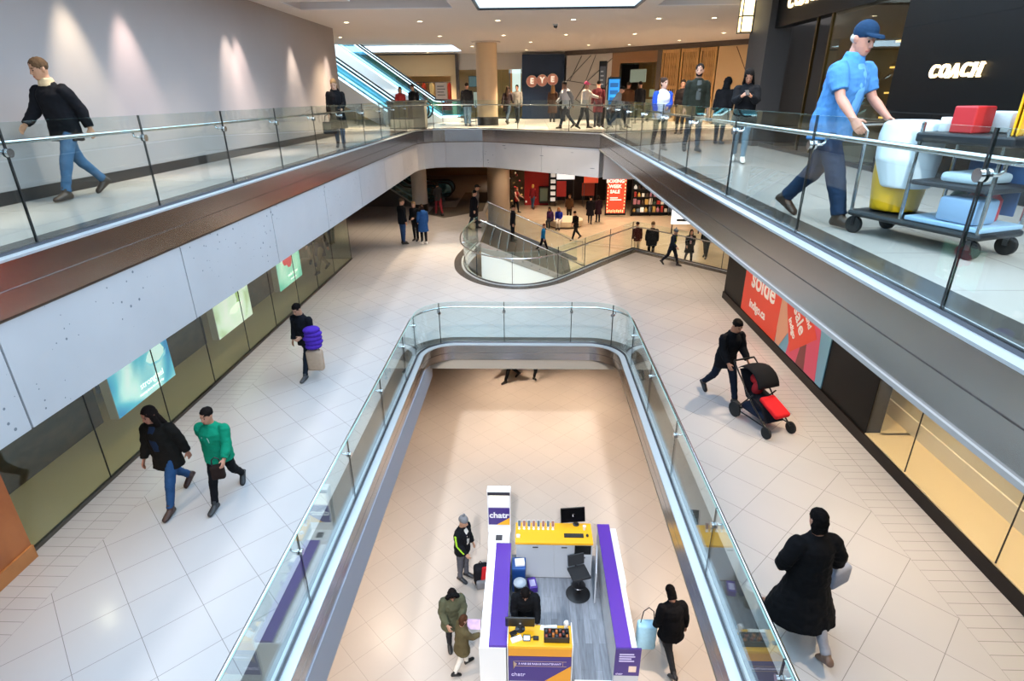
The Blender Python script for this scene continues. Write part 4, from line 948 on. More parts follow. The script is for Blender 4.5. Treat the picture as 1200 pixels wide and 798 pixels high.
# ------------------------------------------------------------------ escalators
ESC_W = 1.15
def escalator(label, x0, y0, z0, rise, group, ang=34, glow=True):
    """bottom newel at x0, climbing towards -x, near side at y0"""
    loc = (x0, y0, z0); root = thing('escalator', label, 'escalator', loc, 0, group)
    a = radians(ang); run = rise / math.tan(a); F = 1.6
    def P(u, y, h): return (-u, y, h)
    prof = [(0.0, 0), (F, 0), (F + run, rise), (F + run + .9, rise)]
    glowm = mat('escalator_glow', '#dff4ff', .4, emit='#d6f1ff', es=2.2) if glow else mat('escalator_trim', '#9aa0a4', .3, .8)
    eg = glass_mat('escalator_glass', (.62, .88, .95), boost=.05)
    clad = mat('escalator_cladding', '#f0f3f5', .5) if glow else mat('escalator_cladding_dark', '#4c4a48', .5)
    for nm, y in (('near', 0.0), ('far', ESC_W)):
        q = MB(); M = Matrix(((-1, 0, 0, 0), (0, 0, 1, 0), (0, 1, 0, 0), (0, 0, 0, 1)))
        low = 0.0
        q.prism([(.55, low - .0), (F + run * 0 + .9, low), (F + run + .9, max(rise - 1.3, low + .01)) if rise > 2.5 else (F + run + .9, low + .01), (F + run + .9, rise + .22), (F + run, rise + .22), (F, .22), (.55, .22)], y - .05, y + .05, M=M); q.build('side_panel', clad, root)
        c = (.5, .62); R = .40; ro = [(c[0] + R * cos(radians(t)), c[1] + R * sin(radians(t))) for t in range(255, 89, -15)]
        top = [(F - .1, 1.02), (F + .25, 1.08), (F + run, rise + .98), (F + run + .9, rise + .98)]
        q = MB(); q.mat(eg).prism([(.5, .22)] + [(F, .22), (F + run, rise + .22), (F + run + .9, rise + .22)] + [(u, v - .05) for u, v in top[::-1]] + [(c[0] + (R - .04) * cos(radians(t)), c[1] + (R - .04) * sin(radians(t))) for t in range(90, 256, 15)], y - .008, y + .008, M=M); q.build('glass_side', None, root)
        q = MB(); q.tube([P(u, y, v) for u, v in [(.95, .24)] + ro + top], .042, 8); q.build('handrail', mat('rubber_black', '#101214', .5), root, smooth=True)
        q = MB(); q.tube([P(u, y, v) for u, v in [(.7, .255), (F, .255), (F + run, rise + .255), (F + run + .9, rise + .255)]], .05, 6); q.tube([P(u, y, v - .075) for u, v in top], .022, 6); q.build('light_strip', glowm, root)
    q = MB(); n = int(rise / .2)
    for k in range(n):
        u0 = F + run * k / n; u1 = F + run * (k + 1) / n + .02; z1 = rise * (k + 1) / n; q.box(-u1, -u0, .06, ESC_W - .06, z1 - .42, z1)
    q.box(-F, -.35, .06, ESC_W - .06, .0, .012); q.build('steps', mat('step_metal', '#3c4a52', .35, .8), root)
    q = MB(); q.box(-.55, .15, .0, ESC_W, 0, .02); q.build('comb_plate', DARKSTEEL, root)
    return root
escalator('nearer lit escalator rising to the left on the upper level', -4.7, 29.0, ZU, 5.2, 'lit escalators on the upper level')
escalator('farther lit escalator rising to the left on the upper level', -2.95, 30.7, ZU, 5.2, 'lit escalators on the upper level')
escalator('nearer escalator behind the grey column on the middle floor', -4.9, 31.2, 0.012, 1.55, 'escalators on the middle floor', glow=False)
escalator('farther escalator behind the grey column on the middle floor', -4.3, 32.9, 0.012, 1.55, 'escalators on the middle floor', glow=False)
t = thing('information_sign', 'small white notice on a post at the foot of the lit escalators', 'sign', (-4.9, 27.6, ZU))
q = MB(); q.cyl((0, 0, .02), (0, 0, 1.1), .018, 10); q.build('post', STEEL_B, t); q = MB(); q.lathe([(.16, 0), (.16, .015), (.05, .03)], (0, 0, 0), 20); q.build('base', STEEL_B, t)
q = MB(); q.bbox(-.26, .26, -.012, .012, 1.1, 1.78, .006); q.build('panel', mat('notice_white', '#d9d2cc', .5), t)
for k in range(4): q = MB(); q.box(-.18, .18 - .06 * (k % 2), -.016, -.012, 1.25 + .12 * k, 1.29 + .12 * k); q.build('printed_line', mat('notice_grey', '#6a6a6a', .6), t)
t.location = (-4.05, 28.2, ZU)

# ------------------------------------------------------------------ kiosk on the lower floor
PURPLE = mat('kiosk_purple', '#56309e', .35); YEL = mat('kiosk_yellow', '#f2b31c', .4); WHT = mat('kiosk_white', '#eceae8', .35); GRY = mat('kiosk_grey', '#b9bcc2', .4); DPUR = mat('kiosk_deep_purple', '#3f2a78', .4); ORG = mat('kiosk_orange', '#e39a28', .45)
t = thing('kiosk_floor', 'grey plank floor inside the purple and yellow kiosk', 'floor', (.6, 8.4, ZL))
q = MB(); q.box(-.98, .95, -1.3, 1.75, 0, .03); q.build('planks', planks(), t); q = MB(); q.box(.25, .98, -1.42, -1.3, 0, .034); q.build('threshold', WHT, t)
def obj(q, name, m, t, **k): return q.build(name, m, t, **k)
# left counter
t = thing('counter', 'long purple topped counter on the left side of the kiosk', 'counter', (-.6, 8.2, ZL), 0, 'kiosk counters')
q = MB(); q.box(-.08, .22, -1.23, 1.22, .05, 1.0); obj(q, 'body', WHT, t); q = MB(); q.box(-.08, .235, -1.24, 1.22, 1.0, 1.05); obj(q, 'top', PURPLE, t)
q = MB(); q.bbox(-.25, -.085, -1.24, 1.22, .80, .94, .01); obj(q, 'glass_shelf', mat('kiosk_shelf_lit', '#f4f6fa', .3, emit='#f2f5ff', es=.35), t); q = MB(); q.box(-.25, .22, -1.26, -1.24, .06, 1.0); obj(q, 'end_panel', WHT, t); q = MB(); q.box(-.24, .22, -1.22, 1.2, 0, .05); obj(q, 'plinth', DARKSTEEL, t); q = MB(); q.box(-.23, -.1, -1.2, 1.2, .05, .8); obj(q, 'lower_panel', GRY, t)
# right counter
t = thing('counter', 'long purple topped counter on the right side of the kiosk', 'counter', (1.7, 8.5, ZL), 0, 'kiosk counters')
q = MB(); q.box(-.17, .08, -1.53, 1.53, .05, 1.0); obj(q, 'body', WHT, t); q = MB(); q.box(-.18, .085, -1.53, 1.54, 1.0, 1.05); obj(q, 'top', PURPLE, t)
q = MB(); q.bbox(.09, .24, -.0, 1.53, .8, .94, .01); q.bbox(.09, .21, -1.53, -.02, .78, .92, .01); obj(q, 'glass_shelf', mat('kiosk_shelf_pale', '#dfe9ea', .25), t); q = MB(); q.box(.09, .2, -1.5, 1.5, .05, .78); obj(q, 'lower_panel', GRY, t)
q = MB(); q.box(-.19, .25, -1.57, -1.54, .4, 1.06); obj(q, 'front_poster', DPUR, t); q = MB(); q.box(-.19, .25, -1.56, -1.53, .0, .4); obj(q, 'kick_panel', GRY, t)
for k, (w_) in enumerate((.25, .27, .21, .26)): q = MB(); q.box(-.12, -.12 + w_, -1.575, -1.57, .92 - .055 * k, .945 - .055 * k); obj(q, 'printed_line', mat('print_lilac', '#cfc4e6', .5), t)
q = MB(); q.box(.06, .19, -1.576, -1.57, .5, .64); obj(q, 'printed_square', mat('print_peach', '#e2c9b8', .5), t)
text('lettering', 'chatr', .06, mat('print_lilac', '#cfc4e6', .5), t, frame((-.1, -1.575, .45), (1, 0, 0), (0, 0, 1)))
# back counter cabinet
t = thing('cabinet', 'yellow topped grey cabinet along the back of the kiosk', 'cabinet', (.55, 9.75, ZL), 0)
q = MB(); q.box(-.81, .82, -.28, .3, .05, .99); obj(q, 'body', GRY, t); q = MB(); q.bbox(-.83, .83, -.31, .31, .99, 1.05, .008); obj(q, 'worktop', YEL, t); q = MB(); q.box(-.8, .8, -.27, .3, 0, .05); obj(q, 'plinth', DARKSTEEL, t)
for a, b, z0, z1 in ((-.8, .0, .1, .97), (.01, .42, .1, .97), (.43, .8, .1, .7)):
    q = MB(); q.bbox(a + .005, b - .005, -.3, -.28, z0, z1, .004); d = obj(q, 'door', mat('kiosk_door', '#b3b7be', .35), t)
    q = MB(); q.box((a + b) / 2 - .06, (a + b) / 2 + .06, -.315, -.3, z1 - .06, z1 - .04); obj(q, 'handle', DARKSTEEL, d)
q = MB(); q.box(.44, .79, -.296, -.27, .73, .96); obj(q, 'open_shelf_shade', GASKET, t)  # flat black slab; the shade inside an open shelf put into its colour
# phones on stands along the yellow worktop
def phone(i):
    o = thing('phone_display', 'row phone', 'phone', (-.2 + .105 * i, 9.86, ZL + 1.05), 0, 'phones on the yellow back counter')
    q = MB(); q.lathe([(.03, 0), (.03, .008), (.012, .012), (.012, .05)], (0, 0, 0), 14); q.build('stand', WHT, o)
    M = T(0, 0, .055) @ RX(-.6); q = MB(); q.bbox(-.034, .034, -.005, .005, 0, .14, .004, M); q.build('body', mat('phone_shell', '#e8e6e4', .3), o); q = MB(); q.box(-.029, .029, -.0065, -.005, .008, .132, M); q.build('screen', mat('phone_face%d' % (i % 2), ['#4a5560', '#8a5648'][i % 2], .2), o)
    return o
ORD = ['first', 'second', 'third', 'fourth', 'fifth', 'sixth', 'seventh', 'eighth', 'ninth', 'tenth']
for i in range(8): phone(i)['label'] = ORD[i] + ' phone from the left in the row on the yellow back counter'
t = thing('monitor', 'black monitor on a swing arm over the yellow back counter', 'monitor', (.98, 9.95, ZL + 1.05), .12)
q = MB(); q.lathe([(.07, 0), (.07, .012), (.02, .02), (.02, .22)], (0.08, .06, 0), 16); q.tube([(.08, .06, .22), (.18, .1, .28), (.0, .05, .30), (0, .02, .26)], .014, 8); q.build('arm', DARKSTEEL, t)
M = T(0, 0, .12) @ RX(-.35); q = MB(); q.bbox(-.27, .27, -.012, .018, 0, .33, .008, M); q.build('body', mat('monitor_black', '#141416', .4), t); q = MB(); q.box(-.255, .255, -.014, -.012, .015, .315, M); q.build('screen', mat('monitor_screen', '#0a0b0d', .15), t)
t = thing('keyboard', 'black keyboard on the yellow back counter', 'keyboard', (.98, 9.66, ZL + 1.05)); q = MB(); q.bbox(-.21, .21, -.06, .06, 0, .018, .005); q.build('case', mat('monitor_black', '#141416', .4), t)
q = MB()
for i in range(13):
    for j in range(4): q.box(-.195 + .03 * i, -.17 + .03 * i, -.05 + .026 * j, -.029 + .026 * j, .018, .024)
q.build('keys', mat('key_grey', '#2a2b2e', .5), t)
o = MB(); o.sphere((0, 0, .018), (.03, .05, .018), 14, 8); o = o.build('mouse', mat('monitor_black', '#141416', .4), None, smooth=True); o.location = (1.27, 9.66, ZL + 1.05); tag(o, 'black mouse beside the keyboard on the yellow counter', 'mouse')
o = MB(); o.lathe([(.028, 0), (.034, .09), (.036, .1)], (0, 0, 0), 18); o = o.build('paper_cup', WHT, None, smooth=True); o.location = (1.22, 9.86, ZL + 1.05); tag(o, 'white paper cup beside the monitor on the yellow counter', 'cup')
o = MB(); o.bbox(-.04, .04, -.03, .03, 0, .06, .006); o = o.build('card_holder', WHT, None); o.location = (-.22, 9.6, ZL + 1.05); tag(o, 'small white card holder at the left end of the yellow counter', 'holder')
# totem with the shop name
t = thing('sign_totem', 'white totem with the purple chatr sign at the back corner of the kiosk', 'totem', (-.63, 9.68, ZL))
q = MB(); q.box(-.23, .23, -.27, .27, .04, 1.05); q.build('block', WHT, t); q = MB(); q.box(-.22, .22, -.26, .26, 0, .04); q.build('plinth', DARKSTEEL, t)
q = MB(); q.box(-.07, .07, -.19, -.03, 1.05, 1.058); q.build('printed_square', mat('print_charcoal', '#3a3a40', .5), t)
q = MB(); q.bbox(-.25, .25, .05, .25, 1.05, 2.14, .01); q.build('panel', WHT, t); q = MB(); q.box(-.225, .225, .035, .05, 1.28, 1.72); q.build('purple_face', DPUR, t)
q = MB(); q.prism([(-.05 + .0, 1.28), (.225, 1.28), (.225, 1.47)], .03, .0352, M=Matrix(((1, 0, 0, 0), (0, 0, 1, 0), (0, 1, 0, 0), (0, 0, 0, 1)))); q.build('yellow_corner', YEL, t)
q = MB(); q.box(-.20, .20, .035, .05, 1.76, 2.04); q.build('lit_panel', mat('totem_lit', '#f6f2e2', .4, emit='#fff6dc', es=.5), t); q = MB(); q.box(-.235, .235, .03, .052, 2.06, 2.13); q.build('top_band', mat('totem_band', '#25232a', .4), t)
text('lettering', 'chatr', .2, WHT, t, frame((0, .033, 1.53), (1, 0, 0), (0, 0, 1)), extrude=.003, offset=.006)
# front counter
t = thing('counter', 'short yellow topped front counter with a purple poster', 'counter', (.21, 7.17, ZL), 0, 'kiosk counters')
q = MB(); q.box(-.54, .54, -.18, .2, .05, .98); q.build('body', WHT, t); q = MB(); q.bbox(-.56, .56, -.22, .22, .99, 1.05, .006); q.build('top', YEL, t)
for sx in (-.57, .555): q = MB(); q.box(sx, sx + .015, -.23, .23, .0, 1.12); q.build('side_glass', WHT, t)
q = MB(); q.box(-.55, .55, -.21, -.18, .80, .985); q.build('orange_band', ORG, t); q = MB(); q.box(-.55, .55, -.205, -.18, .16, .78); q.build('purple_poster', DPUR, t); q = MB(); q.box(-.54, .54, -.2, -.17, 0, .16); q.build('kick_panel', GRY, t)
MY = Matrix(((1, 0, 0, 0), (0, 0, 1, 0), (0, 1, 0, 0), (0, 0, 0, 1)))
q = MB(); q.prism([(.08, .16), (.55, .16), (.55, .56)], -.2085, -.205, M=MY); q.build('orange_corner', ORG, t)
q = MB(); yy = -.208
for a in ((-.47, .47, .66, .668), (-.47, .47, .54, .548), (-.47, -.462, .46, .668), (.40, .408, .54, .668)): q.box(a[0], a[1], yy, -.205, a[2], a[3])
q.prism([(-.47, .66), (-.40, .60), (-.47, .46)], yy, -.205, M=MY); q.build('printed_frame', mat('print_tan', '#b89a86', .5), t)
text('lettering', '5 ANS DE RABAIS MAINTENANT', .052, mat('print_lilac', '#cfc4e6', .5), t, frame((0, -.209, .605), (1, 0, 0), (0, 0, 1)), offset=.001)
text('lettering', 'chatr', .12, mat('print_lilac', '#cfc4e6', .5), t, frame((-.38, -.209, .33), (1, 0, 0), (0, 0, 1)))
# things on the front counter
zf = ZL + 1.05
t = thing('monitor', 'black monitor seen from behind on the front counter', 'monitor', (-.14, 7.30, zf)); q = MB(); q.lathe([(.09, 0), (.09, .01), (.02, .02), (.02, .14)], (0, 0, 0), 18); q.build('stand', DARKSTEEL, t); M = T(0, 0, .08) @ RX(.25); q = MB(); q.bbox(-.26, .26, -.02, .012, 0, .30, .01, M); q.build('body', mat('monitor_black', '#141416', .4), t); q = MB(); q.lathe([(.02, 0), (.02, .004)], (0, 0, 0), 14, M @ T(0, -.02, .12) @ RX(pi / 2)); q.build('emblem', GRY, t)
t = thing('tray', 'dark tray of small accessories on the front counter', 'tray', (.5, 7.13, zf)); q = MB(); q.box(-.22, .22, -.1, .1, 0, .012); q.box(-.22, .22, -.1, -.088, 0, .12); q.box(-.22, .22, .088, .1, 0, .12); q.box(-.22, -.21, -.1, .1, 0, .12); q.box(.21, .22, -.1, .1, 0, .12); q.build('case', mat('tray_dark', '#2c2622', .5), t)
for i in range(14):
    o = MB(); a, b_ = -.18 + .06 * (i % 7), -.04 + .08 * (i // 7); o.bbox(-.02, .02, -.025, .025, 0, .1 + .02 * (i % 3), .004); o = o.build('accessory_pack', mat('pack_%d' % (i % 4), ['#8a3b24', '#1c1c20', '#b56a2a', '#3a3a40'][i % 4], .5)); o.location = (.5 + a, 7.13 + b_, zf + .013); tag(o, '%s small accessory pack in the %s row of the dark tray on the front counter' % (ORD[i % 7], 'front' if i < 7 else 'back'), 'pack', 'accessory packs in the tray')
t = thing('tablet', 'small tablet with a lit screen on the front counter', 'tablet', (-.02, 7.04, zf)); M = RX(-.9) @ T(0, 0, 0); q = MB(); q.bbox(-.065, .065, -.006, .006, 0.01, .11, .004, M); q.build('case', mat('tablet_navy', '#14283a', .4), t); q = MB(); q.box(-.05, .05, -.0075, -.006, .03, .095, M); q.build('screen', mat('tablet_screen', '#dbeef6', .3, emit='#d4ecf8', es=.9), t)
for i, (x, y, c, lab) in enumerate(((.32, 7.32, '#f0eee8', 'white paper sheet beside the dark tray'), (.42, 7.33, '#e6e2d8', 'second white paper sheet behind the dark tray'), (-.2, 7.08, '#eceae4', 'crumpled white paper at the left of the front counter'))):
    o = MB(); o.bbox(-.1, .1, -.05, .05, 0, .012 + .01 * i, .003, RZ(.3 * i - .2)); o = o.build('paper_stack', mat('paper_' + c, c, .7)); o.location = (x, y, zf); tag(o, lab, 'paper')
o = MB(); o.lathe([(.035, 0), (.035, .01), (.01, .015), (.01, .06), (.045, .09), (.05, .12), (.035, .155), (.005, .165)], (0, 0, 0), 18); o = o.build('globe_lamp', WHT, None, smooth=True); o.location = (.68, 7.34, zf); tag(o, 'small white globe on the right end of the front counter', 'lamp')
o = MB(); o.tube([(-.2, .0, .01), (-.1, .04, .012), (-.04, -.03, .012), (.05, .03, .012), (.12, -.02, .012), (.2, .02, .01)], .008, 6); o = o.build('cable', GASKET); o.location = (-.1, 7.12, zf); tag(o, 'black cable coiled on the front counter', 'cable')
o = MB(); o.bbox(-.05, .05, -.03, .03, 0, .05, .01); o = o.build('card_reader', mat('monitor_black', '#141416', .4)); o.location = (.14, 7.1, zf); tag(o, 'black card reader between the tablet and the dark tray', 'reader')
o = MB(); o.bbox(-.06, .06, -.04, .04, 0, .03, .006, RZ(.5)); o = o.build('charger_box', mat('pack_1', '#1c1c20', .5)); o.location = (-.26, 7.2, zf); tag(o, 'black charger box at the left end of the front counter', 'box')
# stool, bins, parcel, panel
t = thing('office_chair', 'black swivel stool with a mesh back beside the grey cabinet', 'chair', (1.06, 9.04, ZL + .03), .3)
q = MB(); q.lathe([(.25, 0), (.26, .015), (.2, .035), (.04, .06), (.03, .3)], (0, 0, 0), 28); q.build('base', mat('monitor_black', '#141416', .4), t, smooth=True); q = MB(); q.lathe([(.14, .26), (.15, .27), (.14, .28)], (0, 0, 0), 20); q.build('foot_ring', DARKSTEEL, t); q = MB(); q.cyl((0, 0, .28), (0, 0, .56), .022, 12); q.build('column', DARKSTEEL, t)
q = MB(); q.bbox(-.2, .2, -.19, .19, .56, .62, .025); q.build('seat', mat('seat_black', '#1a1b1e', .8), t); M = T(0, .17, .66) @ RX(-.15); q = MB(); q.bbox(-.18, .18, -.015, .015, 0, .26, .012, M); q.tube([(0, .15, .58), (0, .21, .64), (0, .2, .75)], .018, 8); q.build('backrest', mat('mesh_black', '#26282c', .7), t)
t = thing('waste_bin', 'tall navy waste box with white papers inside the kiosk', 'bin', (-.2, 9.22, ZL + .03)); q = MB(); q.bbox(-.14, .14, -.16, .16, 0, .62, .015); q.build('body', mat('bin_navy', '#143a78', .45), t); q = MB(); q.bbox(-.145, .145, -.165, .165, .62, .66, .01); q.build('lid', mat('bin_navy_lid', '#1d4a8e', .4), t)
o = MB(); o.bbox(-.1, .1, -.09, .09, 0, .05, .004, RZ(.1)); o = o.build('paper_stack', mat('paper_#f0eee8', '#f0eee8', .7)); o.location = (-.18, 9.22, ZL + .69); tag(o, 'white papers lying on the navy waste box', 'paper')
t = thing('waste_bin', 'round black bin with a pale grey lid inside the kiosk', 'bin', (-.17, 8.83, ZL + .03)); q = MB(); q.lathe([(.11, 0), (.13, .5)], (0, 0, 0), 24); q.build('body', mat('monitor_black', '#141416', .4), t, smooth=True); q = MB(); q.lathe([(.135, .5), (.135, .53), (.06, .56), (.005, .565)], (0, 0, 0), 24); q.build('lid', mat('lid_grey', '#aab2bb', .5), t)
t = thing('parcel', 'purple and white parcel on the kiosk floor beside the navy box', 'parcel', (.09, 9.2, ZL + .03), .2); q = MB(); q.bbox(-.09, .09, -.15, .15, 0, .14, .012); q.build('box', PURPLE, t); q = MB(); q.box(-.06, .06, -.1, .08, .14, .143); q.build('label_sheet', mat('print_lilac', '#cfc4e6', .5), t)
t = thing('door_panel', 'grey gate panel standing ajar beside the right counter', 'panel', (1.43, 9.2, ZL + .03), -.12); q = MB(); q.bbox(-.015, .015, -.42, .38, .03, .85, .006); q.build('panel', GRY, t); q = MB(); q.box(.015, .03, -.36, -.3, .4, .5); q.build('handle', DARKSTEEL, t)

# ------------------------------------------------------------------ shops of the sunken hall
RW = mat('shop_red', '#b3171c', .45)
structure(MB().box(-.4, 1.35, 42.4, 42.6, ZS, 2.87).build('wall_sunken_red', RW))
structure(MB().box(-14, -.4, 44.5, 44.7, ZS, 2.87).build('wall_sunken_left', mat('sunk_warm', '#8a7356', .7))); structure(MB().box(1.35, 14, 44.5, 44.7, ZS, 2.87).build('wall_sunken_back', mat('sunk_dark', '#2a2523', .6)))
t = thing('showcase', 'black framed glass showcase against the red shop wall', 'showcase', (1.0, 42.15, ZS)); q = MB(); q.box(-.35, .35, -.1, .2, .2, 1.35); q.build('case', GASKET, t); q = MB(); q.box(-.26, .26, -.11, -.1, .35, 1.25); q.build('glass_front', mat('case_glass', '#5c6f63', .15), t)
def conifer(loc, h, lab):
    t = thing('decorated_tree', lab, 'tree', loc, 0, 'dark decorated trees of the sunken hall'); rnd = random.Random(5 + int(h * 10)); q = MB(); q.cyl((0, 0, 0), (0, 0, h * .9), .05, 8, .015); q.build('trunk', mat('bark', '#3a2a1c', .9), t)
    q = MB()
    for i in range(900):
        z = h * (.08 + .9 * rnd.random() ** 1.3); R = h * .30 * (1 - z / h) + .04; a = rnd.random() * 2 * pi; r = R * sqrt(rnd.random()); c = Vector((r * cos(a), r * sin(a), z)); d = Vector((cos(a), sin(a), -.35 + .3 * rnd.random())).normalized() * (.10 + .08 * rnd.random()); s = d.cross(Vector((0, 0, 1))).normalized() * .018
        q.add([c - s, c + s, c + d * .9 + s * .4, c + d - s * .2], [(0, 1, 2, 3)])
    q.build('foliage', mat('needles', '#1e2a1c', .8, vary=.3, vscale=20), t, fix=False)
    for i in range(26):
        z = h * (.12 + .75 * i / 26); R = h * .30 * (1 - z / h) + .05; a = i * 2.4; q = MB(); q.sphere((R * cos(a), R * sin(a), z), .07, 10, 6); q.build('ornament', mat('orn_%d' % (i % 3), ['#e9e4da', '#c9343a', '#d8c07a'][i % 3], .3), t, smooth=True)
conifer((-1.35, 41.1, ZS), 3.9, 'tall dark tree with white ornaments left of the red shop wall')
q = thing('display_shelf', 'white shelf unit beside the red shop wall', 'shelf', (1.65, 42.0, ZS)); m = MB(); m.box(-.22, -.18, -.15, .15, 0, 2.6); m.box(.18, .22, -.15, .15, 0, 2.6)
for k in range(6): m.box(-.2, .2, -.15, .15, .3 + .42 * k, .36 + .42 * k)
m.build('frame', GASKET, q)
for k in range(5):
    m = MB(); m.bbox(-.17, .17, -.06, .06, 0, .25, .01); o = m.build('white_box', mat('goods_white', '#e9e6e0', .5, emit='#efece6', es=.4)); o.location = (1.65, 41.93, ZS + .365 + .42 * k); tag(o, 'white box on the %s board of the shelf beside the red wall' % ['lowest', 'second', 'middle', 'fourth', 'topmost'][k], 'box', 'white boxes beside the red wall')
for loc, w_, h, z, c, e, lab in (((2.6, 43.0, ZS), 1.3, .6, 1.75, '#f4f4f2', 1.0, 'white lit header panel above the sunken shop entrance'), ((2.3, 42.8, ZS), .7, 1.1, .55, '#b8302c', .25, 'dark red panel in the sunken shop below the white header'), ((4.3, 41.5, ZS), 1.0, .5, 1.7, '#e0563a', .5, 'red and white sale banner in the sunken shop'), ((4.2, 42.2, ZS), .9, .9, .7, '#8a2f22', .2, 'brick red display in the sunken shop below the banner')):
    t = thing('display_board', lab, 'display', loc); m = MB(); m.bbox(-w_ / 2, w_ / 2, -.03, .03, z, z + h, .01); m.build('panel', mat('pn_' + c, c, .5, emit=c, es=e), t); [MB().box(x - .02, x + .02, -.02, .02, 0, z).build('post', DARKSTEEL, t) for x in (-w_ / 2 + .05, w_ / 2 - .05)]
# red illuminated sale poster
t = thing('sale_poster', 'tall lit red sale poster at the back of the sunken hall', 'poster', (5.62, 38.0, ZS)); m = MB(); m.bbox(-.68, .68, 0, .12, .1, 2.55, .01); m.build('frame', GASKET, t); m = MB(); m.box(-.6, .6, -.006, 0, .25, 2.5); m.build('poster_face', mat('lit_red', '#f0452c', .4, emit='#f0452c', es=1.0), t)
LW_ = mat('lit_white', '#fff3e2', .4, emit='#fff3e2', es=1.2)
for k, s_ in enumerate(('BOXING', 'WEEK', 'SALE')): text('lettering', s_, .3, LW_, t, frame((-.1, -.01, 2.28 - .33 * k), (1, 0, 0), (0, 0, 1)), offset=.01)
for k in range(2): m = MB(); m.box(-.4, .1 + .25 * k, -.01, -.006, 1.2 - .13 * k, 1.26 - .13 * k); m.build('printed_line', LW_, t)
m = MB()
for k in range(9): m.box(-.56 + .125 * k, -.50 + .125 * k, -.012, -.006, .27 + .03 * (k % 2), .44 + .03 * (k % 2))
for k in range(9): m.box(.52, .58, -.012, -.006, .5 + .22 * k, .6 + .22 * k); m.box(-.58, -.52, -.012, -.006, .5 + .22 * k, .6 + .22 * k)
m.build('printed_border', mat('lit_cream', '#ffe2a8', .4, emit='#ffe0a0', es=1.1), t)
# wall of goods right of the poster
t = thing('shelving', 'long dark shelving packed with small goods right of the red poster', 'shelf', (8.6, 38.4, ZS)); m = MB(); m.box(-1.9, 1.9, .2, .25, 0, 2.9)
for k in range(6): m.box(-1.9, 1.9, -.15, .2, .2 + .5 * k, .24 + .5 * k)
for x in (-1.9, -.65, .6, 1.86): m.box(x, x + .04, -.15, .2, 0, 2.9)
m.build('frame', mat('shelf_black', '#1e1a18', .5), t)
rnd = random.Random(3); CW = ['#d8cfc0', '#a8332c', '#2f4a3a', '#c9a55a', '#e9e6e0', '#4a3a30', '#b87a8a', '#6a7a8a']; CN = ['cream', 'red', 'dark green', 'gold', 'white', 'brown', 'pink', 'slate']
RN = ['bottom', 'second', 'third', 'fourth', 'top']
for k in range(5):
    for j in range(14):
        ci = rnd.randrange(8); m = MB(); w_ = .07 + .04 * rnd.random(); h = .2 + .2 * rnd.random()
        if (j + k) % 3 == 0: m.lathe([(w_ * .7, 0), (w_, h * .1), (w_ * .9, h * .6), (w_ * .4, h * .8), (w_ * .4, h)], (0, 0, 0), 12)
        else: m.bbox(-w_, w_, -.08, .08, 0, h, .012)
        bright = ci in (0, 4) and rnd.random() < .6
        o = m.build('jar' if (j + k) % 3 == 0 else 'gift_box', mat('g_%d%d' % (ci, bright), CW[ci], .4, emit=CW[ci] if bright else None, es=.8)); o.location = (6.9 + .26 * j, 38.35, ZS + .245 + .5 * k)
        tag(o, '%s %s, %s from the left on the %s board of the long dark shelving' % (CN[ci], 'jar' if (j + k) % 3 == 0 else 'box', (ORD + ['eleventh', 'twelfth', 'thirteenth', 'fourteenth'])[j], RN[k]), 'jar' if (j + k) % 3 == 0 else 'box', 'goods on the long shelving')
t = thing('ring_sign', 'small pink glowing ring sign above the goods shelving', 'sign', (7.3, 37.9, ZS + 2.35)); m = MB(); m.tube([(.28 * cos(2 * pi * k / 20), 0, .14 * sin(2 * pi * k / 20) + .2) for k in range(20)], .035, 8, closed=True); m.build('tube', mat('pink_glow', '#ff9ad0', .4, emit='#ff8ac8', es=2), t, smooth=True); m = MB(); m.bbox(-.4, .4, .03, .08, 0, .42, .01); m.build('backing', GASKET, t); m = MB(); m.box(-.02, .02, .08, .5, .1, .14); m.build('bracket', DARKSTEEL, t)
t = thing('lit_board', 'white lit board on posts behind the people at the right rail', 'sign', (8.95, 33.0, ZS)); m = MB(); m.bbox(-.85, .85, -.06, .06, .55, 1.75, .02); m.build('panel', mat('board_white', '#eef0f0', .4, emit='#eef2f4', es=1.0), t); [MB().box(x - .03, x + .03, -.05, .05, 0, .55).build('post', DARKSTEEL, t) for x in (-.77, .77)]; m = MB(); m.bbox(-.55, .1, -.07, -.06, .72, .86, .003); m.build('printed_band', mat('board_dark', '#2b3138', .5), t)
# benches the people rest on
t = thing('bench', 'round cream bench in the sunken hall', 'bench', (2.2, 35.2, ZS)); m = MB(); m.lathe([(.95, 0.05), (1.05, .12), (1.05, .42), (.9, .46), (.1, .46)], (0, 0, 0), 36); m.build('seat', mat('bench_cream', '#d9c6a5', .6), t, smooth=True); m = MB(); m.lathe([(.9, 0), (.9, .05)], (0, 0, 0), 36); m.build('plinth', DARKSTEEL, t)
# ------------------------------------------------------------------ people
def face(dx, dy): return atan2(-dx, dy)
WALK = ((.42, .10), (-.32, .42)); WALK2 = ((-.32, .42), (.42, .10)); STAND = ((.03, .02), (-.03, .04)); STEP = ((.22, .08), (-.2, .25))
DOWN = ((.05, .12, .18, .1), (-.03, .12, .2, .1)); SWING = ((-.45, .12, .35, .1), (.45, .12, .5, .2)); SWING2 = ((.45, .12, .5, .2), (-.45, .12, .35, .1)); PHONE = ((.45, .12, 1.75, .5), (.45, .12, 1.75, .5)); POCK = ((-.15, .25, .6, .5), (-.15, .25, .6, .5))
HOLD = ((.15, .1, 1.2, .6), (.1, .1, .4, .2))
R_ = {}
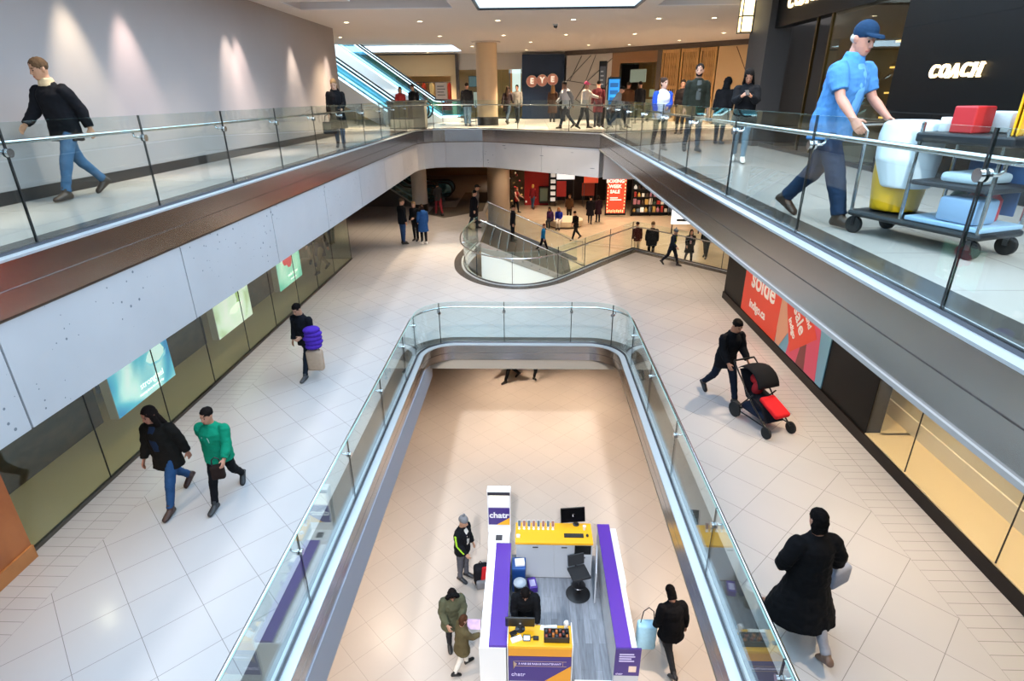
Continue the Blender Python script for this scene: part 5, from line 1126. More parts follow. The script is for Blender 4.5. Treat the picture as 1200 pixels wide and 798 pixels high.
# upper level, left
R_['fleece'] = person('man in a black jacket with a beige fleece collar walking along the grey wall', (-6.15, 7.85, ZU), face(-.25, -1), 1.78, .1, WALK, SWING, (.25, .1), '#b98868', '#17171a', -.16, 0, .025, pants='#44617d', shoes='#3a2c22', hair='#5c4632', collar='#cdb48e', vox=.011)
R_['bluewom'] = person('woman in a long black coat with light brown hair behind the left gallery glass', (-4.95, 15.6, ZU), face(.25, -1), 1.66, .06, STEP, ((.2, .15, .9, .5), (-.05, .14, .25, .1)), (.1, .4), '#c49a80', '#121214', -.42, .05, .02, pants='#3f536b', shoes='#2d3540', hair='#8a6a48', style='bob', fem=True, hood='#17171a', vox=.012)
person('man in a dark jacket and jeans seen from behind left of the cream column', (-2.72, 26.5, ZU), face(.05, 1), 1.74, .03, STAND, DOWN, (0, .05), top='#16171b', pants='#4a5f74', vox=.016, leg=.01, bulk=.02)
person('person in a red top behind the grey steel box near the escalators', (-5.55, 26.3, ZU), face(.3, -1), 1.62, .15, STAND, HOLD, (.1, .3), top='#8a2a2c', style='bob', hair='#2a1c16', fem=True, vox=.016)
person('person in a black top with dark hair beside the red top near the escalators', (-5.0, 26.5, ZU), face(-.3, -1), 1.70, .1, STAND, DOWN, (.1, .2), top='#17181c', vox=.016)
person('person in a dark coat just right of the cream column', (-1.05, 28.2, ZU), face(.3, 1), 1.66, .05, WALK, SWING, top='#2a2226', pants='#3b4a5a', hem=-.3, flare=.03, style='long', fem=True, vox=.016)
person('person in a grey coat two steps right of the cream column', (-.62, 29.3, ZU), face(-.2, -1), 1.68, .05, STEP, DOWN, top='#6d6a66', pants='#2c3138', vox=.016)
person('woman in a long dark brown coat with fair hair in front of the navy wall', (1.08, 30.0, ZU), face(.1, 1), 1.66, .03, STAND, DOWN, top='#33231c', hem=-.5, flare=.05, bulk=.02, style='long', hair='#7a5f40', fem=True, vox=.016)
person('person in a black coat beside the fair haired woman at the navy wall', (1.62, 30.6, ZU), face(.1, 1), 1.62, .03, STAND, DOWN, top='#1d1a1a', hem=-.4, flare=.04, hair='#6a5440', vox=.016)
person('person in a white and grey hoodie striding behind the far balustrade', (1.42, 24.3, ZU), face(-.8, -.4), 1.78, .12, WALK, SWING, (0, .1), '#6b4a3a', '#b9bac0', -.16, 0, .03, pants='#28303c', hair='#0f0d0c', vox=.014, sleeve_col='#6d7076')
person('person in a pink cap and cream top behind the far balustrade', (2.1, 23.9, ZU), face(.9, -.5), 1.68, .05, STEP, ((.9, .3, .5, .1), (.2, .2, .4, .2)), (0, 0), '#a87a62', '#d8cfc4', -.12, 0, .02, pants='#2a2c30', extra={'cap': '#d65a86'}, vox=.014)
person('person in a dark red coat just left of the directory totem', (2.72, 24.9, ZU), face(0, 1), 1.74, .03, STAND, DOWN, top='#4a1a20', hem=-.36, flare=.02, hair='#0d0b0a', vox=.015)
person('person in a pale grey jacket striding in front of the blue screen', (3.12, 22.8, ZU), face(.9, -.2), 1.60, .3, WALK2, SWING2, (0, .3), top='#9aa0a8', pants='#2b333e', hair='#1a1614', vox=.014)
person('man in a brown jacket seen from behind right of the blue screen', (4.3, 27.4, ZU), face(.1, 1), 1.72, .03, STAND, DOWN, top='#4a3222', bulk=.04, pants='#22242a', hair='#1a1412', vox=.016)
person('person in a black coat and cap beside the brown jacket man', (4.82, 27.4, ZU), face(-.3, 1), 1.74, .03, STEP, DOWN, top='#15161a', pants='#2a3038', extra={'cap': '#17181c'}, vox=.016)
person('woman in a blue and white patterned jersey walking with the bearded man', (3.05, 14.4, ZU), face(.1, -1), 1.58, .04, STEP, HOLD, (-.4, 0), '#c79a84', '#c9cbd6', -.16, 0, .04, pants='#17181c', hair='#3a2a22', style='bun', fem=True, extra={'pattern': '#1f3fae'}, sleeve_col='#2c4cb0', vox=.012)
person('tall bearded man in a dark green sweater behind the right gallery glass', (3.72, 14.0, ZU), face(0, -1), 1.84, .02, STEP, DOWN, (.35, 0), '#b98c74', '#23261f', -.14, 0, .015, pants='#3a3f45', hair='#1c1512', shirt='#4a4e4c', vox=.012, extra={'beard': 1})
person('person with dark hair half hidden behind the jersey woman', (5.0, 20.6, ZU), face(-.3, -1), 1.66, .05, STAND, DOWN, top='#221d1d', style='bob', hair='#17110f', fem=True, vox=.015)
R_['ph'] = person('woman with long black hair looking at her phone by the dark pillar', (4.05, 11.75, ZU), face(-.35, -1), 1.68, .1, STEP, PHONE, (0, .55), '#a8765c', '#121316', -.22, .02, .03, pants='#5e7482', shoes='#d9d6d0', hair='#0c0a0a', style='long', fem=True, vox=.012)
person('person in a black hooded coat behind the woman with the phone', (5.0, 16.2, ZU), face(.6, .8), 1.64, .25, STAND, DOWN, (0, .3), top='#101114', hem=-.4, flare=.04, bulk=.03, style='hoodup', pants='#1c1d20', vox=.015)
R_['jan'] = person('cleaner in a light blue shirt and navy cap pushing the trolley', (2.99, 6.12, ZU), face(.5, -.85), 1.9, .14, WALK2, ((.55, .18, .45, .35), (.6, .2, .35, .2)), (.15, .15), '#c08a74', '#4d84bd', -.13, .01, .035, sleeve=.4, pants='#22324a', leg=.012, shoes='#3a2a20', hair='#b9b4ad', style='fringe', extra={'cap': '#1c3550', 'badge': 1}, collar='#4f8fd0', shirt='#6aa4d8', vox=.0095)
# middle floor, left
person('tall man in a dark navy jacket and jeans standing at the head of a trio', (-5.12, 22.75, 0), face(.7, .6), 1.84, .02, STAND, DOWN, (0, .15), top='#141519', pants='#2d4468', bulk=.02, hair='#4a3a2c', vox=.013)
person('person in black with fair hair facing the tall man in the trio', (-4.72, 23.35, 0), face(-.3, -1), 1.62, .03, STAND, HOLD, (.1, .1), top='#121316', pants='#15161a', hair='#9a7a54', style='bob', fem=True, vox=.013)
person('woman in a royal blue hooded coat seen from behind in the trio', (-4.28, 22.72, 0), face(-.5, .8), 1.60, .02, STAND, ((.1, .14, .8, .4), (.05, .12, .3, .1)), (0, .05), top='#1d3f6e', hem=-.36, flare=.035, bulk=.03, hood='#24497a', pants='#121316', shoes='#cfcac2', hair='#2a1a14', style='bob', fem=True, vox=.013)
person('person in a dark jacket and maroon trousers near the far escalators', (-4.55, 28.6, 0), face(-.5, .7), 1.68, .08, STEP, HOLD, (0, .2), top='#1a1a1d', pants='#6a1f26', hair='#14100f', style='bob', vox=.015)
R_['pur'] = person('man in a black jacket walking with a purple jacket over his arm', (-4.75, 11.0, 0), face(-.3, -1), 1.72, .1, WALK, HOLD, (.1, .35), '#b98a70', '#14161c', -.16, 0, .02, pants='#1a2029', shoes='#3a3c40', hair='#120e0c', vox=.011)
R_['dk'] = person('woman with long dark hair in an open black jacket walking by the blue poster', (-5.22, 6.75, 0), face(-.1, -1), 1.72, .08, WALK, ((-.25, .2, .2, .1), (.2, .16, .3, .2)), (.3, .2), '#a87058', '#1a1815', -.22, .02, .03, pants='#2a4a72', shoes='#3a2620', hair='#1a1311', style='long', shirt='#1d2a40', fem=True, vox=.0105)
R_['gr'] = person('person in a green sweatshirt walking beside the dark jacket woman', (-4.52, 6.85, 0), face(.1, -1), 1.62, .05, WALK2, SWING2, (.35, .1), '#b98268', '#0f8060', -.13, 0, .04, pants='#121316', shoes='#2a2c2e', hair='#17110f', extra={'pattern': '#8fb7a8'}, vox=.0105)
person('shopper in dark clothes and khaki trousers inside the left glass shop', (-7.7, 19.5, .02), face(.3, -1), 1.72, .05, STEP, DOWN, top='#3a2024', pants='#8a7a5a', vox=.015)
person('second shopper in a dark coat inside the left glass shop', (-7.1, 18.7, .02), face(-.4, -1), 1.74, .05, WALK, SWING, top='#26262c', pants='#7c6c50', hem=-.3, flare=.03, vox=.015)
# middle floor, right
R_['st'] = person('man in a black jacket pushing the red and black stroller', (3.78, 10.05, 0), face(.36, -.93), 1.80, .16, WALK, ((.45, .1, .5, .2), (.45, .1, .5, .2)), (-.1, .3), '#b07f66', '#121317', -.18, .01, .03, pants='#18202e', shoes='#141417', hair='#15110f', vox=.011)
R_['bc'] = person('woman in a wide black coat walking away along the right walkway', (2.95, 4.62, 0), face(-.15, 1), 1.74, .05, WALK, ((.1, .45, .9, .9), (.0, .5, .5, .4)), (0, .1), '#a87a66', '#0f0f11', -.52, .15, .05, pants='#8d8a8e', shoes='#6f5546', hair='#0d0b0b', style='bob', fem=True, vox=.0105)
# sunken hall and stair
def on_stair(a, w): p = STAIR_A + SD * a + SW * w; k = int(a / RUN); return (p.x, p.y, max(ZS, -RISE * (k + 1)) + .006 if a > 0 else 0)
person('man in a grey cap at the top of the stair', (-2.5, 26.8, 0), face(1, .1), 1.78, .05, STAND, DOWN, top='#6a6560', pants='#2c2c30', extra={'cap': '#2a2624'}, vox=.015)
person('man in a wide black coat stepping onto the stair', (-2.5, 25.5, 0), face(1, .1), 1.72, .06, STEP, DOWN, top='#141317', hem=-.35, flare=.03, bulk=.05, hair='#17110f', vox=.015)
person('person in black going down the middle of the stair', on_stair(1.22, 2.9), face(1, 0), 1.66, .05, STAND, DOWN, top='#17171b', pants='#17181c', hair='#241a15', vox=.015)
person('child in a bright blue jacket at the foot of the stair', on_stair(2.62, 3.5), face(1, .1), 1.36, .05, WALK, DOWN, top='#1f7fc0', pants='#15171c', hair='#6a3a2a', vox=.014)
person('person in dark clothes walking between the stair and the bench', (2.55, 31.5, ZS), face(-.6, -.4), 1.66, .1, WALK, HOLD, (0, .3), top='#1c1819', pants='#1a1b1e', hair='#2a1e18', vox=.015)
person('person in a cobalt blue top and white trousers sitting on the round bench', (1.75, 34.35, ZS), face(-.2, -1), 1.68, .3, ((1.35, 1.4), (1.3, 1.5)), HOLD, (0, .2), top='#2438b0', pants='#e2d9cc', hair='#9a6a48', style='long', fem=True, seated=True, vox=.015)
person('person in purple sitting next to the cobalt blue top on the bench', (1.25, 34.5, ZS), face(-.5, -1), 1.64, .2, ((1.35, 1.4), (1.3, 1.5)), DOWN, (0, .2), top='#4a2f5a', pants='#2a2a30', hair='#3a2a20', style='long', fem=True, seated=True, vox=.016)
person('person in brown standing behind the round bench', (2.5, 36.6, ZS), face(0, -1), 1.72, .05, STAND, DOWN, top='#5a3e2a', pants='#2a2420', hair='#4a3020', vox=.016)
person('person in a long black coat left of the red sale poster', (3.75, 35.8, ZS), face(.2, 1), 1.70, .05, STEP, DOWN, top='#17141a', hem=-.4, flare=.04, bulk=.04, hair='#1a1412', vox=.016)
person('person in a plum coat close to the red sale poster', (4.3, 36.3, ZS), face(-.3, 1), 1.64, .05, STAND, DOWN, top='#2c1a26', hem=-.4, flare=.04, bulk=.03, hair='#241a17', style='bob', vox=.016)
person('person in a red and black top by the decorated trees', (-.95, 39.4, ZS), face(.8, -.4), 1.72, .08, STEP, ((.6, .2, .6, .1), (.4, .2, .5, .1)), top='#7a1a1c', pants='#17181c', hair='#7a3a22', style='bob', sleeve_col='#b08070', vox=.016)
person('person with fair hair in front of the red shop wall', (.2, 40.8, ZS), face(.3, 1), 1.70, .05, STEP, DOWN, top='#6a1a1e', pants='#3a4a5e', hair='#b98a4a', style='bob', fem=True, vox=.016)
person('person in cream trousers and a red top at the left of the rail group', (5.3, 28.0, ZS), face(-.3, 1), 1.70, .05, STAND, DOWN, top='#3a1a1a', pants='#d6c6ae', extra=None, hair='#2a1a14', vox=.014)
person('tall man in a black coat standing behind the corner of the right rail', (5.85, 27.2, ZS), face(.2, 1), 1.88, .03, STAND, DOWN, top='#121319', bulk=.05, hem=-.25, pants='#12151c', hair='#5a4632', vox=.013)
person('child in a navy and lime jacket hurrying past the right rail', (4.95, 19.62, 0), face(.7, -.6), 1.34, .1, WALK, SWING, top='#1c2532', pants='#181a22', hair='#3a3230', sleeve_col='#1c2532', vox=.012, shirt='#9ab82a', extra={'beanie': '#5a6470'})
person('woman in a black coat with a pink scarf walking behind the right rail', (7.55, 26.7, ZS), face(-.1, -1), 1.68, .05, WALK, SWING, (0, .1), '#c0917a', '#131316', -.34, .05, .02, pants='#131316', hair='#1c1411', style='long', shirt='#b08a94', fem=True, vox=.013)
person('person in black at the end of the right rail', (8.6, 27.6, ZS), face(-.6, -1), 1.76, .06, STEP, DOWN, top='#0f1013', pants='#0f1013', bulk=.04, vox=.014)
# lower floor
R_['hat'] = person('man in a grey bobble hat and black jacket with lime sleeve stripes', (-1.42, 9.45, ZL), face(.75, -.35), 1.74, .04, STAND, ((.1, .12, .35, .2), (.2, .12, .6, .3)), (0, .2), '#b98c72', '#15161a', -.14, 0, .03, pants='#55555c', shoes='#26262a', hair='#3a2e26', extra={'beanie': '#77777a'}, stripe='#a9d62c', shirt='#c9c6c0', vox=.0105)
R_['mum'] = person('woman in an olive parka with a black fur hood holding a child', (-1.42, 7.74, ZL), face(.35, -.9), 1.68, .14, STAND, ((.35, .15, 1.1, .7), (.3, .2, .9, .5)), (.1, .5), '#b3836a', '#565642', -.3, .03, .035, pants='#2a2a2e', shoes='#1a1a1c', hair='#1a1311', style='bob', fem=True, extra={'fur': '#151313'}, vox=.0105)
R_['kid'] = person('child with brown hair in a khaki coat in front of the olive parka woman', (-1.2, 7.28, ZL), face(.8, .5), 1.34, .06, STEP, ((.7, .1, .7, .2), (.6, .1, .9, .2)), (0, .2), '#b3836a', '#5a4f36', -.26, .03, .03, pants='#d8d2c8', shoes='#141416', hair='#4a2e1e', style='bob', fem=True, vox=.010)
R_['clerk'] = person('kiosk clerk in a black sweater leaning over the front counter', (-.05, 7.85, ZL + .03), face(0, -1), 1.74, .30, STAND, ((.55, .12, .5, .25), (.5, .12, .6, .5)), (0, .45), '#b5866c', '#141518', -.1, 0, .03, pants='#1a1c22', hair='#120e0d', vox=.0105)
R_['wk'] = person('person in a black jacket and striped trousers walking right of the kiosk', (2.62, 7.55, ZL), face(-.25, 1), 1.74, .2, WALK2, ((.1, .2, .4, .3), (-.1, .2, .3, .2)), (0, .5), '#a87a66', '#0f0f12', -.2, .02, .05, pants='#2a2a2c', shoes='#26262a', hair='#0c0a0a', style='bob', vox=.0105)
person('person in dark boots on the lower floor under the far slab, nearer the centre', (-.68, 18.95, ZL), face(-.7, -.5), 1.72, .03, WALK, SWING, top='#1c1c20', pants='#15161a', vox=.014)
person('person in dark boots on the lower floor under the far slab, farther right', (.22, 19.3, ZL), face(.3, 1), 1.70, .03, WALK, DOWN, top='#2a2626', pants='#17181c', vox=.014)
flush()

# ------------------------------------------------------------------ things people carry or push
def handbag(loc, c, w, h, d, lab, strap=True, rz=0, name='handbag', cat='bag', m=None):
    t = thing(name, lab, cat, loc, rz); q = MB(); q.bbox(-w / 2, w / 2, -d / 2, d / 2, -h, 0, min(w, h, d) * .3, seg=3); q.build('body', m or cloth(c), t, smooth=True)
    if strap: q = MB(); q.tube([(-w * .35, 0, -.02), (-w * .25, 0, h * .45), (0, 0, h * .6), (w * .25, 0, h * .45), (w * .35, 0, -.02)], .009, 8); q.build('strap', mat('strap_dark', '#17151a', .5), t)
    return t
h = R_['bluewom']['hands']; handbag((h[1].x - .0, h[1].y, h[1].z - .12), '#26282c', .34, .30, .14, 'dark bag hanging from the hand of the fair haired woman in a long coat', rz=.3)
h = R_['pur']['hands']; p = h[0]
t = thing('folded_jacket', 'puffy purple jacket carried over the arm of the walking man', 'jacket', (p.x + .27, p.y + .10, p.z + .12), .4)
q = MB()
for k in range(5): ball(q, T(0, 0, -.09 * k + .06), (.02 * (k % 2), 0, 0), (.20 - .012 * abs(k - 2), .15, .075))
fuse(q, 'padding', cloth('#4a2c9c'), t, .012, 2, .008, 14)
handbag((p.x + .26, p.y + .1, p.z - .28), '#b39a84', .34, .46, .16, 'beige shopping bag below the purple jacket', name='shopping_bag')
h = R_['bc']['hands']; handbag((h[1].x + .06, h[1].y - .02, h[1].z + .02), '#8c93a4', .30, .24, .12, 'grey bag under the arm of the woman in the wide black coat', strap=False, rz=.5)
h = R_['gr']['hands']; handbag((h[0].x - .1, h[0].y, h[0].z - .02), '#2a1e1a', .18, .22, .1, 'small brown bag between the dark jacket woman and the green sweatshirt', rz=.3)
h = R_['wk']['hands']; handbag((h[0].x - .13, h[0].y + .02, h[0].z + .10), '#a8d2e6', .36, .62, .2, 'light blue bag beside the person in striped trousers', name='shopping_bag')
h = R_['mum']['hands']; o = MB(); o.bbox(-.12, .12, -.004, .004, -.09, .09, .002, RX(-.5)); o = o.build('leaflet', mat('leaflet_pink', '#d8b4d6', .5, vary=.5, vscale=9)); o.location = (-.98, 7.42, ZL + 1.0); tag(o, 'pink and white leaflet held by the child at the kiosk counter', 'leaflet')
# rucksack on the floor beside the man with the bobble hat
t = thing('rucksack', 'red and black rucksack with grey pouch standing by the man in the bobble hat', 'bag', (-1.02, 9.32, ZL), .3)
q = MB(); q.bbox(-.16, .16, -.11, .11, 0.02, .52, .07, seg=3); q.build('body', cloth('#1a1a1e'), t, smooth=True); q = MB(); q.bbox(-.06, .14, -.135, -.1, .2, .56, .03, RY(.12), seg=3); q.build('red_panel', cloth('#c22a30'), t, smooth=True); q = MB(); q.bbox(-.14, .08, -.19, -.09, 0.0, .22, .04, seg=3); q.build('front_pouch', cloth('#77787c'), t, smooth=True); q = MB(); q.tube([(-.05, .05, .5), (0, .05, .58), (.05, .05, .5)], .012, 8); q.tube([(-.1, .1, .45), (-.12, .17, .3), (-.1, .1, .1)], .014, 8); q.tube([(.1, .1, .45), (.12, .17, .3), (.1, .1, .1)], .014, 8); q.build('straps', cloth('#26262a'), t)
# phone of the woman by the pillar
h = R_['ph']['hands']; o = MB(); o.bbox(-.035, .035, -.005, .005, -.07, .07, .004, RX(-.9)); o = o.build('phone', mat('monitor_black', '#141416', .3)); o.location = ((h[0] + h[1]) / 2 + Vector((0, -.03, .03))); tag(o, 'phone held by the woman with long black hair', 'phone')
# stroller
t = thing('stroller', 'red and black baby stroller pushed along the right walkway', 'stroller', (4.21, 9.12, 0), face(.36, -.93))
FR = mat('stroller_frame', '#24262a', .35, .6); TY = mat('tyre', '#141416', .8)
q = MB()
for sx in (-.25, .25):
    q.tube([(sx * .9, -.62, 1.02), (sx, -.42, .86), (sx, .05, .42), (sx, .46, .15)], .014, 8); q.tube([(sx, -.36, .16), (sx, -.08, .52), (sx, .0, .62)], .014, 8); q.tube([(sx, -.36, .16), (sx, .44, .18)], .012, 8)
q.tube([(-.225, -.62, 1.02), (.225, -.62, 1.02)], .018, 10); q.tube([(-.25, -.36, .16), (.25, -.36, .16)], .012, 8); q.build('frame', FR, t, smooth=True)
for sx in (-.27, .27):
    for yy, r in ((-.36, .145), (.46, .11)):
        q = MB(); M = T(sx, yy, r) @ RY(pi / 2); q.mat(TY).lathe([(r - .03, -.022), (r, -.016), (r, .016), (r - .03, .022)], (0, 0, 0), 24, M); q.mat(mat('rim_grey', '#8a8d92', .4, .5)).lathe([(.03, -.012), (r - .03, -.01), (r - .03, .01), (.03, .012)], (0, 0, 0), 24, M); q.build('wheel', None, t, smooth=True)
q = MB(); q.rings([[(-.2, -.2, .50), (.2, -.2, .50), (.2, -.24, .56), (-.2, -.24, .56)], [(-.21, .16, .40), (.21, .16, .40), (.21, .16, .47), (-.21, .16, .47)]]); q.rings([[(-.2, -.16, .46), (.2, -.16, .46), (.2, -.22, .48), (-.2, -.22, .48)], [(-.2, -.42, .92), (.2, -.42, .92), (.2, -.47, .92), (-.2, -.47, .92)]]); q.rings([[(-.2, .14, .46), (.2, .14, .46), (.2, .18, .46), (-.2, .18, .46)], [(-.18, .32, .2), (.18, .32, .2), (.18, .36, .22), (-.18, .36, .22)]]); q.build('seat', cloth('#1b1c22'), t)
q = MB(); q.bbox(-.16, .16, -.34, .14, .52, .62, .04, RX(-.35) @ T(0, .2, -.02), seg=3); q.build('red_blanket', cloth('#c02228'), t, smooth=True)
q = MB(); R = []
for k in range(9): a = radians(10 + k * 15); R.append([( -.23 + .46 * i / 6, -.26 + .36 * cos(a) * (.96 + .04 * sin(pi * i / 6)), .70 + .36 * sin(a) * (.9 + .1 * sin(pi * i / 6))) for i in range(7)])
vs = [p for r in R for p in r]; q.add(vs, [(i * 7 + j, i * 7 + j + 1, i * 7 + 8 + j, i * 7 + 7 + j) for i in range(8) for j in range(6)]); o = q.build('canopy', cloth('#17181c'), t, smooth=True); sd = o.modifiers.new('thick', 'SOLIDIFY'); sd.thickness = .012
q = MB(); q.bbox(-.2, .2, -.3, .28, .2, .34, .04, seg=2); q.build('basket', cloth('#22293a'), t, smooth=True)
q = MB(); ball(q, T(0, -.27, .78), (0, 0, 0), (.085, .09, .1)); ball(q, T(0, -.18, .62), (0, 0, 0), (.11, .09, .13)); fuse(q, 'red_cushion', cloth('#a82a30'), t, .012, 1)
# cleaning trolley
t = thing('cleaning_trolley', 'cleaning trolley with a yellow bag pushed by the man in the blue shirt', 'trolley', (3.50, 5.22, ZU), face(.36, -.93))
BLK = mat('trolley_plastic', '#1b1e24', .5); BLU = mat('trolley_blue', '#3a5f8e', .5); YB_ = mat('trolley_yellow', '#e0ad12', .5)
q = MB(); q.bbox(-.27, .27, -.55, .68, .16, .22, .03); q.build('deck', BLK, t)
q = MB(); q.bbox(-.25, .25, .02, .66, .22, .26, .01); q.build('deck_mat', mat('trolley_deck_blue', '#8fb0cc', .5), t)
for sx in (-.22, .22):
    for yy in (-.48, .60):
        q = MB(); q.mat(TY).lathe([(.05, -.02), (.08, -.018), (.08, .018), (.05, .02)], (0, 0, 0), 20, T(sx, yy, .08) @ RY(pi / 2)); q.mat(DARKSTEEL).box(sx - .03, sx + .03, yy - .02, yy + .02, .08, .16); q.build('caster', None, t, smooth=True)
q = MB()
for sx in (-.24, .24):
    q.tube([(sx, -.52, .2), (sx, -.54, .92), (sx, -.62, .98)], .016, 8); q.tube([(sx, -.02, .2), (sx, -.02, 1.02)], .016, 8); q.tube([(sx, .64, .2), (sx, .64, 1.0)], .016, 8)
q.tube([(-.24, -.62, .98), (.24, -.62, .98)], .018, 8); q.build('frame', STEEL_B, t, smooth=True)
q = MB(); q.bbox(-.26, .26, -.06, .70, .86, .94, .02); q.build('upper_tray', BLK, t); q = MB(); q.bbox(-.25, .25, .0, .66, .52, .56, .01); q.build('middle_tray', BLK, t)
q = MB(); q.rings([ring(Matrix(), .24, .20, .19, 0, -.29, 20), ring(Matrix(), .55, .235, .225, 0, -.29, 20), ring(Matrix(), .88, .24, .23, 0, -.29, 20)]); fuse(q, 'yellow_bag', mat('bag_yellow_vinyl', '#d9a814', .4), t, .02, 1, .02, 7)
q = MB(); q.rings([ring(Matrix(), .46, .2, .2, .05, -.20, 20), ring(Matrix(), .7, .26, .25, .04, -.24, 20), ring(Matrix(), .90, .265, .255, 0, -.28, 20), ring(Matrix(), 1.0, .24, .23, 0, -.28, 20), ring(Matrix(), 1.02, .18, .17, 0, -.28, 20)]); fuse(q, 'white_liner', mat('liner_white', '#d8e2e8', .35), t, .018, 1, .03, 9)
q = MB(); q.bbox(-.28, -.262, .1, .55, .3, .75, .005); q.build('side_panel', BLU, t)
def on_trolley(v): return T(3.50, 5.22, ZU) @ RZ(face(.36, -.93)) @ Vector(v)
def put(q, name, v, m, lab, cat, grp=None, rz=0, smooth=True):
    o = q.build(name, m, None, smooth=smooth); o.location = on_trolley(v); o.rotation_euler = (0, 0, face(.36, -.93) + rz); return tag(o, lab, cat, grp)
def roll(): q = MB(); q.lathe([(.02, 0), (.062, 0), (.065, .01), (.065, .1), (.062, .11), (.02, .11)], (0, 0, 0), 22); return q
put(roll(), 'paper_roll', (-.12, .1, .942), mat('roll_white', '#eef0f0', .8), 'white paper roll nearest the cleaner on the trolley tray', 'paper roll', 'paper rolls on the trolley')
put(roll(), 'paper_roll', (.06, .06, .942), mat('roll_white', '#eef0f0', .8), 'white paper roll on the far side of the trolley tray', 'paper roll', 'paper rolls on the trolley')
q = MB(); q.bbox(-.11, .11, -.09, .09, 0, .2, .012); put(q, 'box', (.1, .26, .942), mat('box_red', '#b8272c', .5), 'red and white box in the middle of the trolley tray', 'box', smooth=False)
q = MB(); q.bbox(-.08, .08, -.11, .11, 0, .16, .03); put(q, 'cloth_pile', (-.13, .34, .942), cloth('#cfe0e4'), 'pale folded cloths on the trolley tray', 'cloths')
for i, (x, y, c, lab) in enumerate(((-.12, .54, '#e8552c', 'orange spray bottle at the front of the trolley tray'), (.0, .60, '#e8e8ea', 'white spray bottle at the front of the trolley tray'))):
    q = MB(); q.lathe([(.045, 0), (.05, .02), (.05, .14), (.02, .19), (.016, .23)], (0, 0, 0), 18); q.bbox(-.02, .02, -.03, .06, .23, .27, .008); put(q, 'spray_bottle', (x, y, .942), mat('bt_' + c, c, .35), lab, 'bottle', 'spray bottles on the trolley')
t2 = thing('caution_board', 'folded yellow caution board standing at the front of the trolley', 'board', on_trolley((.10, .62, .942)), face(.36, -.93) + .35)
q = MB(); q.bbox(-.15, .15, -.022, -.006, 0.0, .62, .012); q.build('front_leaf', YB_, t2); q = MB(); q.bbox(-.15, .15, .006, .022, 0.0, .62, .012); q.build('rear_leaf', YB_, t2); q = MB(); q.cyl((-.13, 0, .625), (.13, 0, .625), .018, 10); q.build('hinge', YB_, t2)
for i, (x, y, c, lab) in enumerate(((-.16, .16, '#1f6f62', 'teal bottle on the lower deck of the trolley'), (-.16, .30, '#b83038', 'red bottle on the lower deck of the trolley'), (-.15, .44, '#c23a40', 'second red bottle on the lower deck of the trolley'))):
    q = MB(); q.lathe([(.06, 0), (.065, .02), (.065, .17), (.025, .22), (.022, .26)], (0, 0, 0), 18); put(q, 'bottle', (x, y, .262), mat('bt_' + c, c, .35), lab, 'bottle', 'bottles on the trolley deck')
q = MB(); q.bbox(-.13, .13, -.16, .16, 0, .2, .03); put(q, 'bucket_box', (.1, .42, .262), mat('bucket_blue', '#7f9fc0', .4), 'pale blue tub on the lower deck of the trolley', 'tub')
q = MB(); q.bbox(-.2, .2, -.16, .16, 0, .08, .03); put(q, 'cloth_pile', (-.02, .34, .562), cloth('#b8ccd8'), 'pale blue cloths on the middle shelf of the trolley', 'cloths')

# ------------------------------------------------------------------ recessed lights of the upper ceiling
LENS = mat('downlight_lens', '#fff3dc', .4, emit='#ffe6bd', es=14)
rows = [('front row of the ceiling', 20.0, [(-5.72, 'leftmost'), (-3.43, 'second from the left'), (-1.01, 'just left of the skylight axis'), (1.31, 'right of the skylight axis'), (3.91, 'second from the right'), (5.59, 'rightmost')]),
        ('second row of the ceiling', 24.8, [(-7.4, 'above the left wall end'), (-3.51, 'before the escalator well'), (-1.04, 'before the cream column'), (1.36, 'right of the cream column'), (3.98, 'fourth past the column'), (7.35, 'by the upper right shop')]),
        ('third row of the ceiling', 28.0, [(.0, 'above the navy wall approach'), (6.43, 'above the lattice screens')]),
        ('fourth row of the ceiling', 30.0, [(-2.75, 'beside the cream column'), (2.71, 'above the white patterned wall'), (4.6, 'above the brown shop')]),
        ('last row of the ceiling', 34.0, [(-2.6, 'above the glazed back shop'), (-5.5, 'above the beige back shop')]),
        ('row in front of the navy wall', 32.6, [(-.22, 'the only one')])]
SPOTS = []
first = None
for rn, y, xs in rows:
    for x, nm in xs:
        if -13.2 < x < -3.4 and 28 < y < 33.6: continue
        lab = 'round recessed ceiling light, %s, %s' % (nm, rn)
        if first is None:
            first = r = thing('ceiling_light', lab, 'light', (x, y, ZC), 0, 'recessed lights of the upper ceiling')
            q = MB(); q.lathe([(.075, -.0), (.075, -.012), (.115, -.012), (.12, -.002), (.12, 0)], (0, 0, 0), 24); q.build('trim_ring', WHITEP, r, smooth=True); q = MB(); q.lathe([(.001, -.006), (.075, -.006), (.075, -.001), (.001, -.001)], (0, 0, 0), 24); q.build('lens', LENS, r)
        else: r = dup(first, (x, y, ZC), 0, lab)
        SPOTS.append((x, y))
t = thing('dome_camera', 'dark dome camera under the ceiling right of the skylight', 'camera', (.81, 21.2, ZC)); q = MB(); q.lathe([(.09, 0), (.09, -.04), (.07, -.05)], (0, 0, 0), 20); q.build('mount', WHITEP, t); q = MB(); q.lathe([(.068, -.05), (.06, -.09), (.035, -.12), (.005, -.128)], (0, 0, 0), 20); q.build('dome', mat('dome_dark', '#1a1a1c', .1), t, smooth=True)
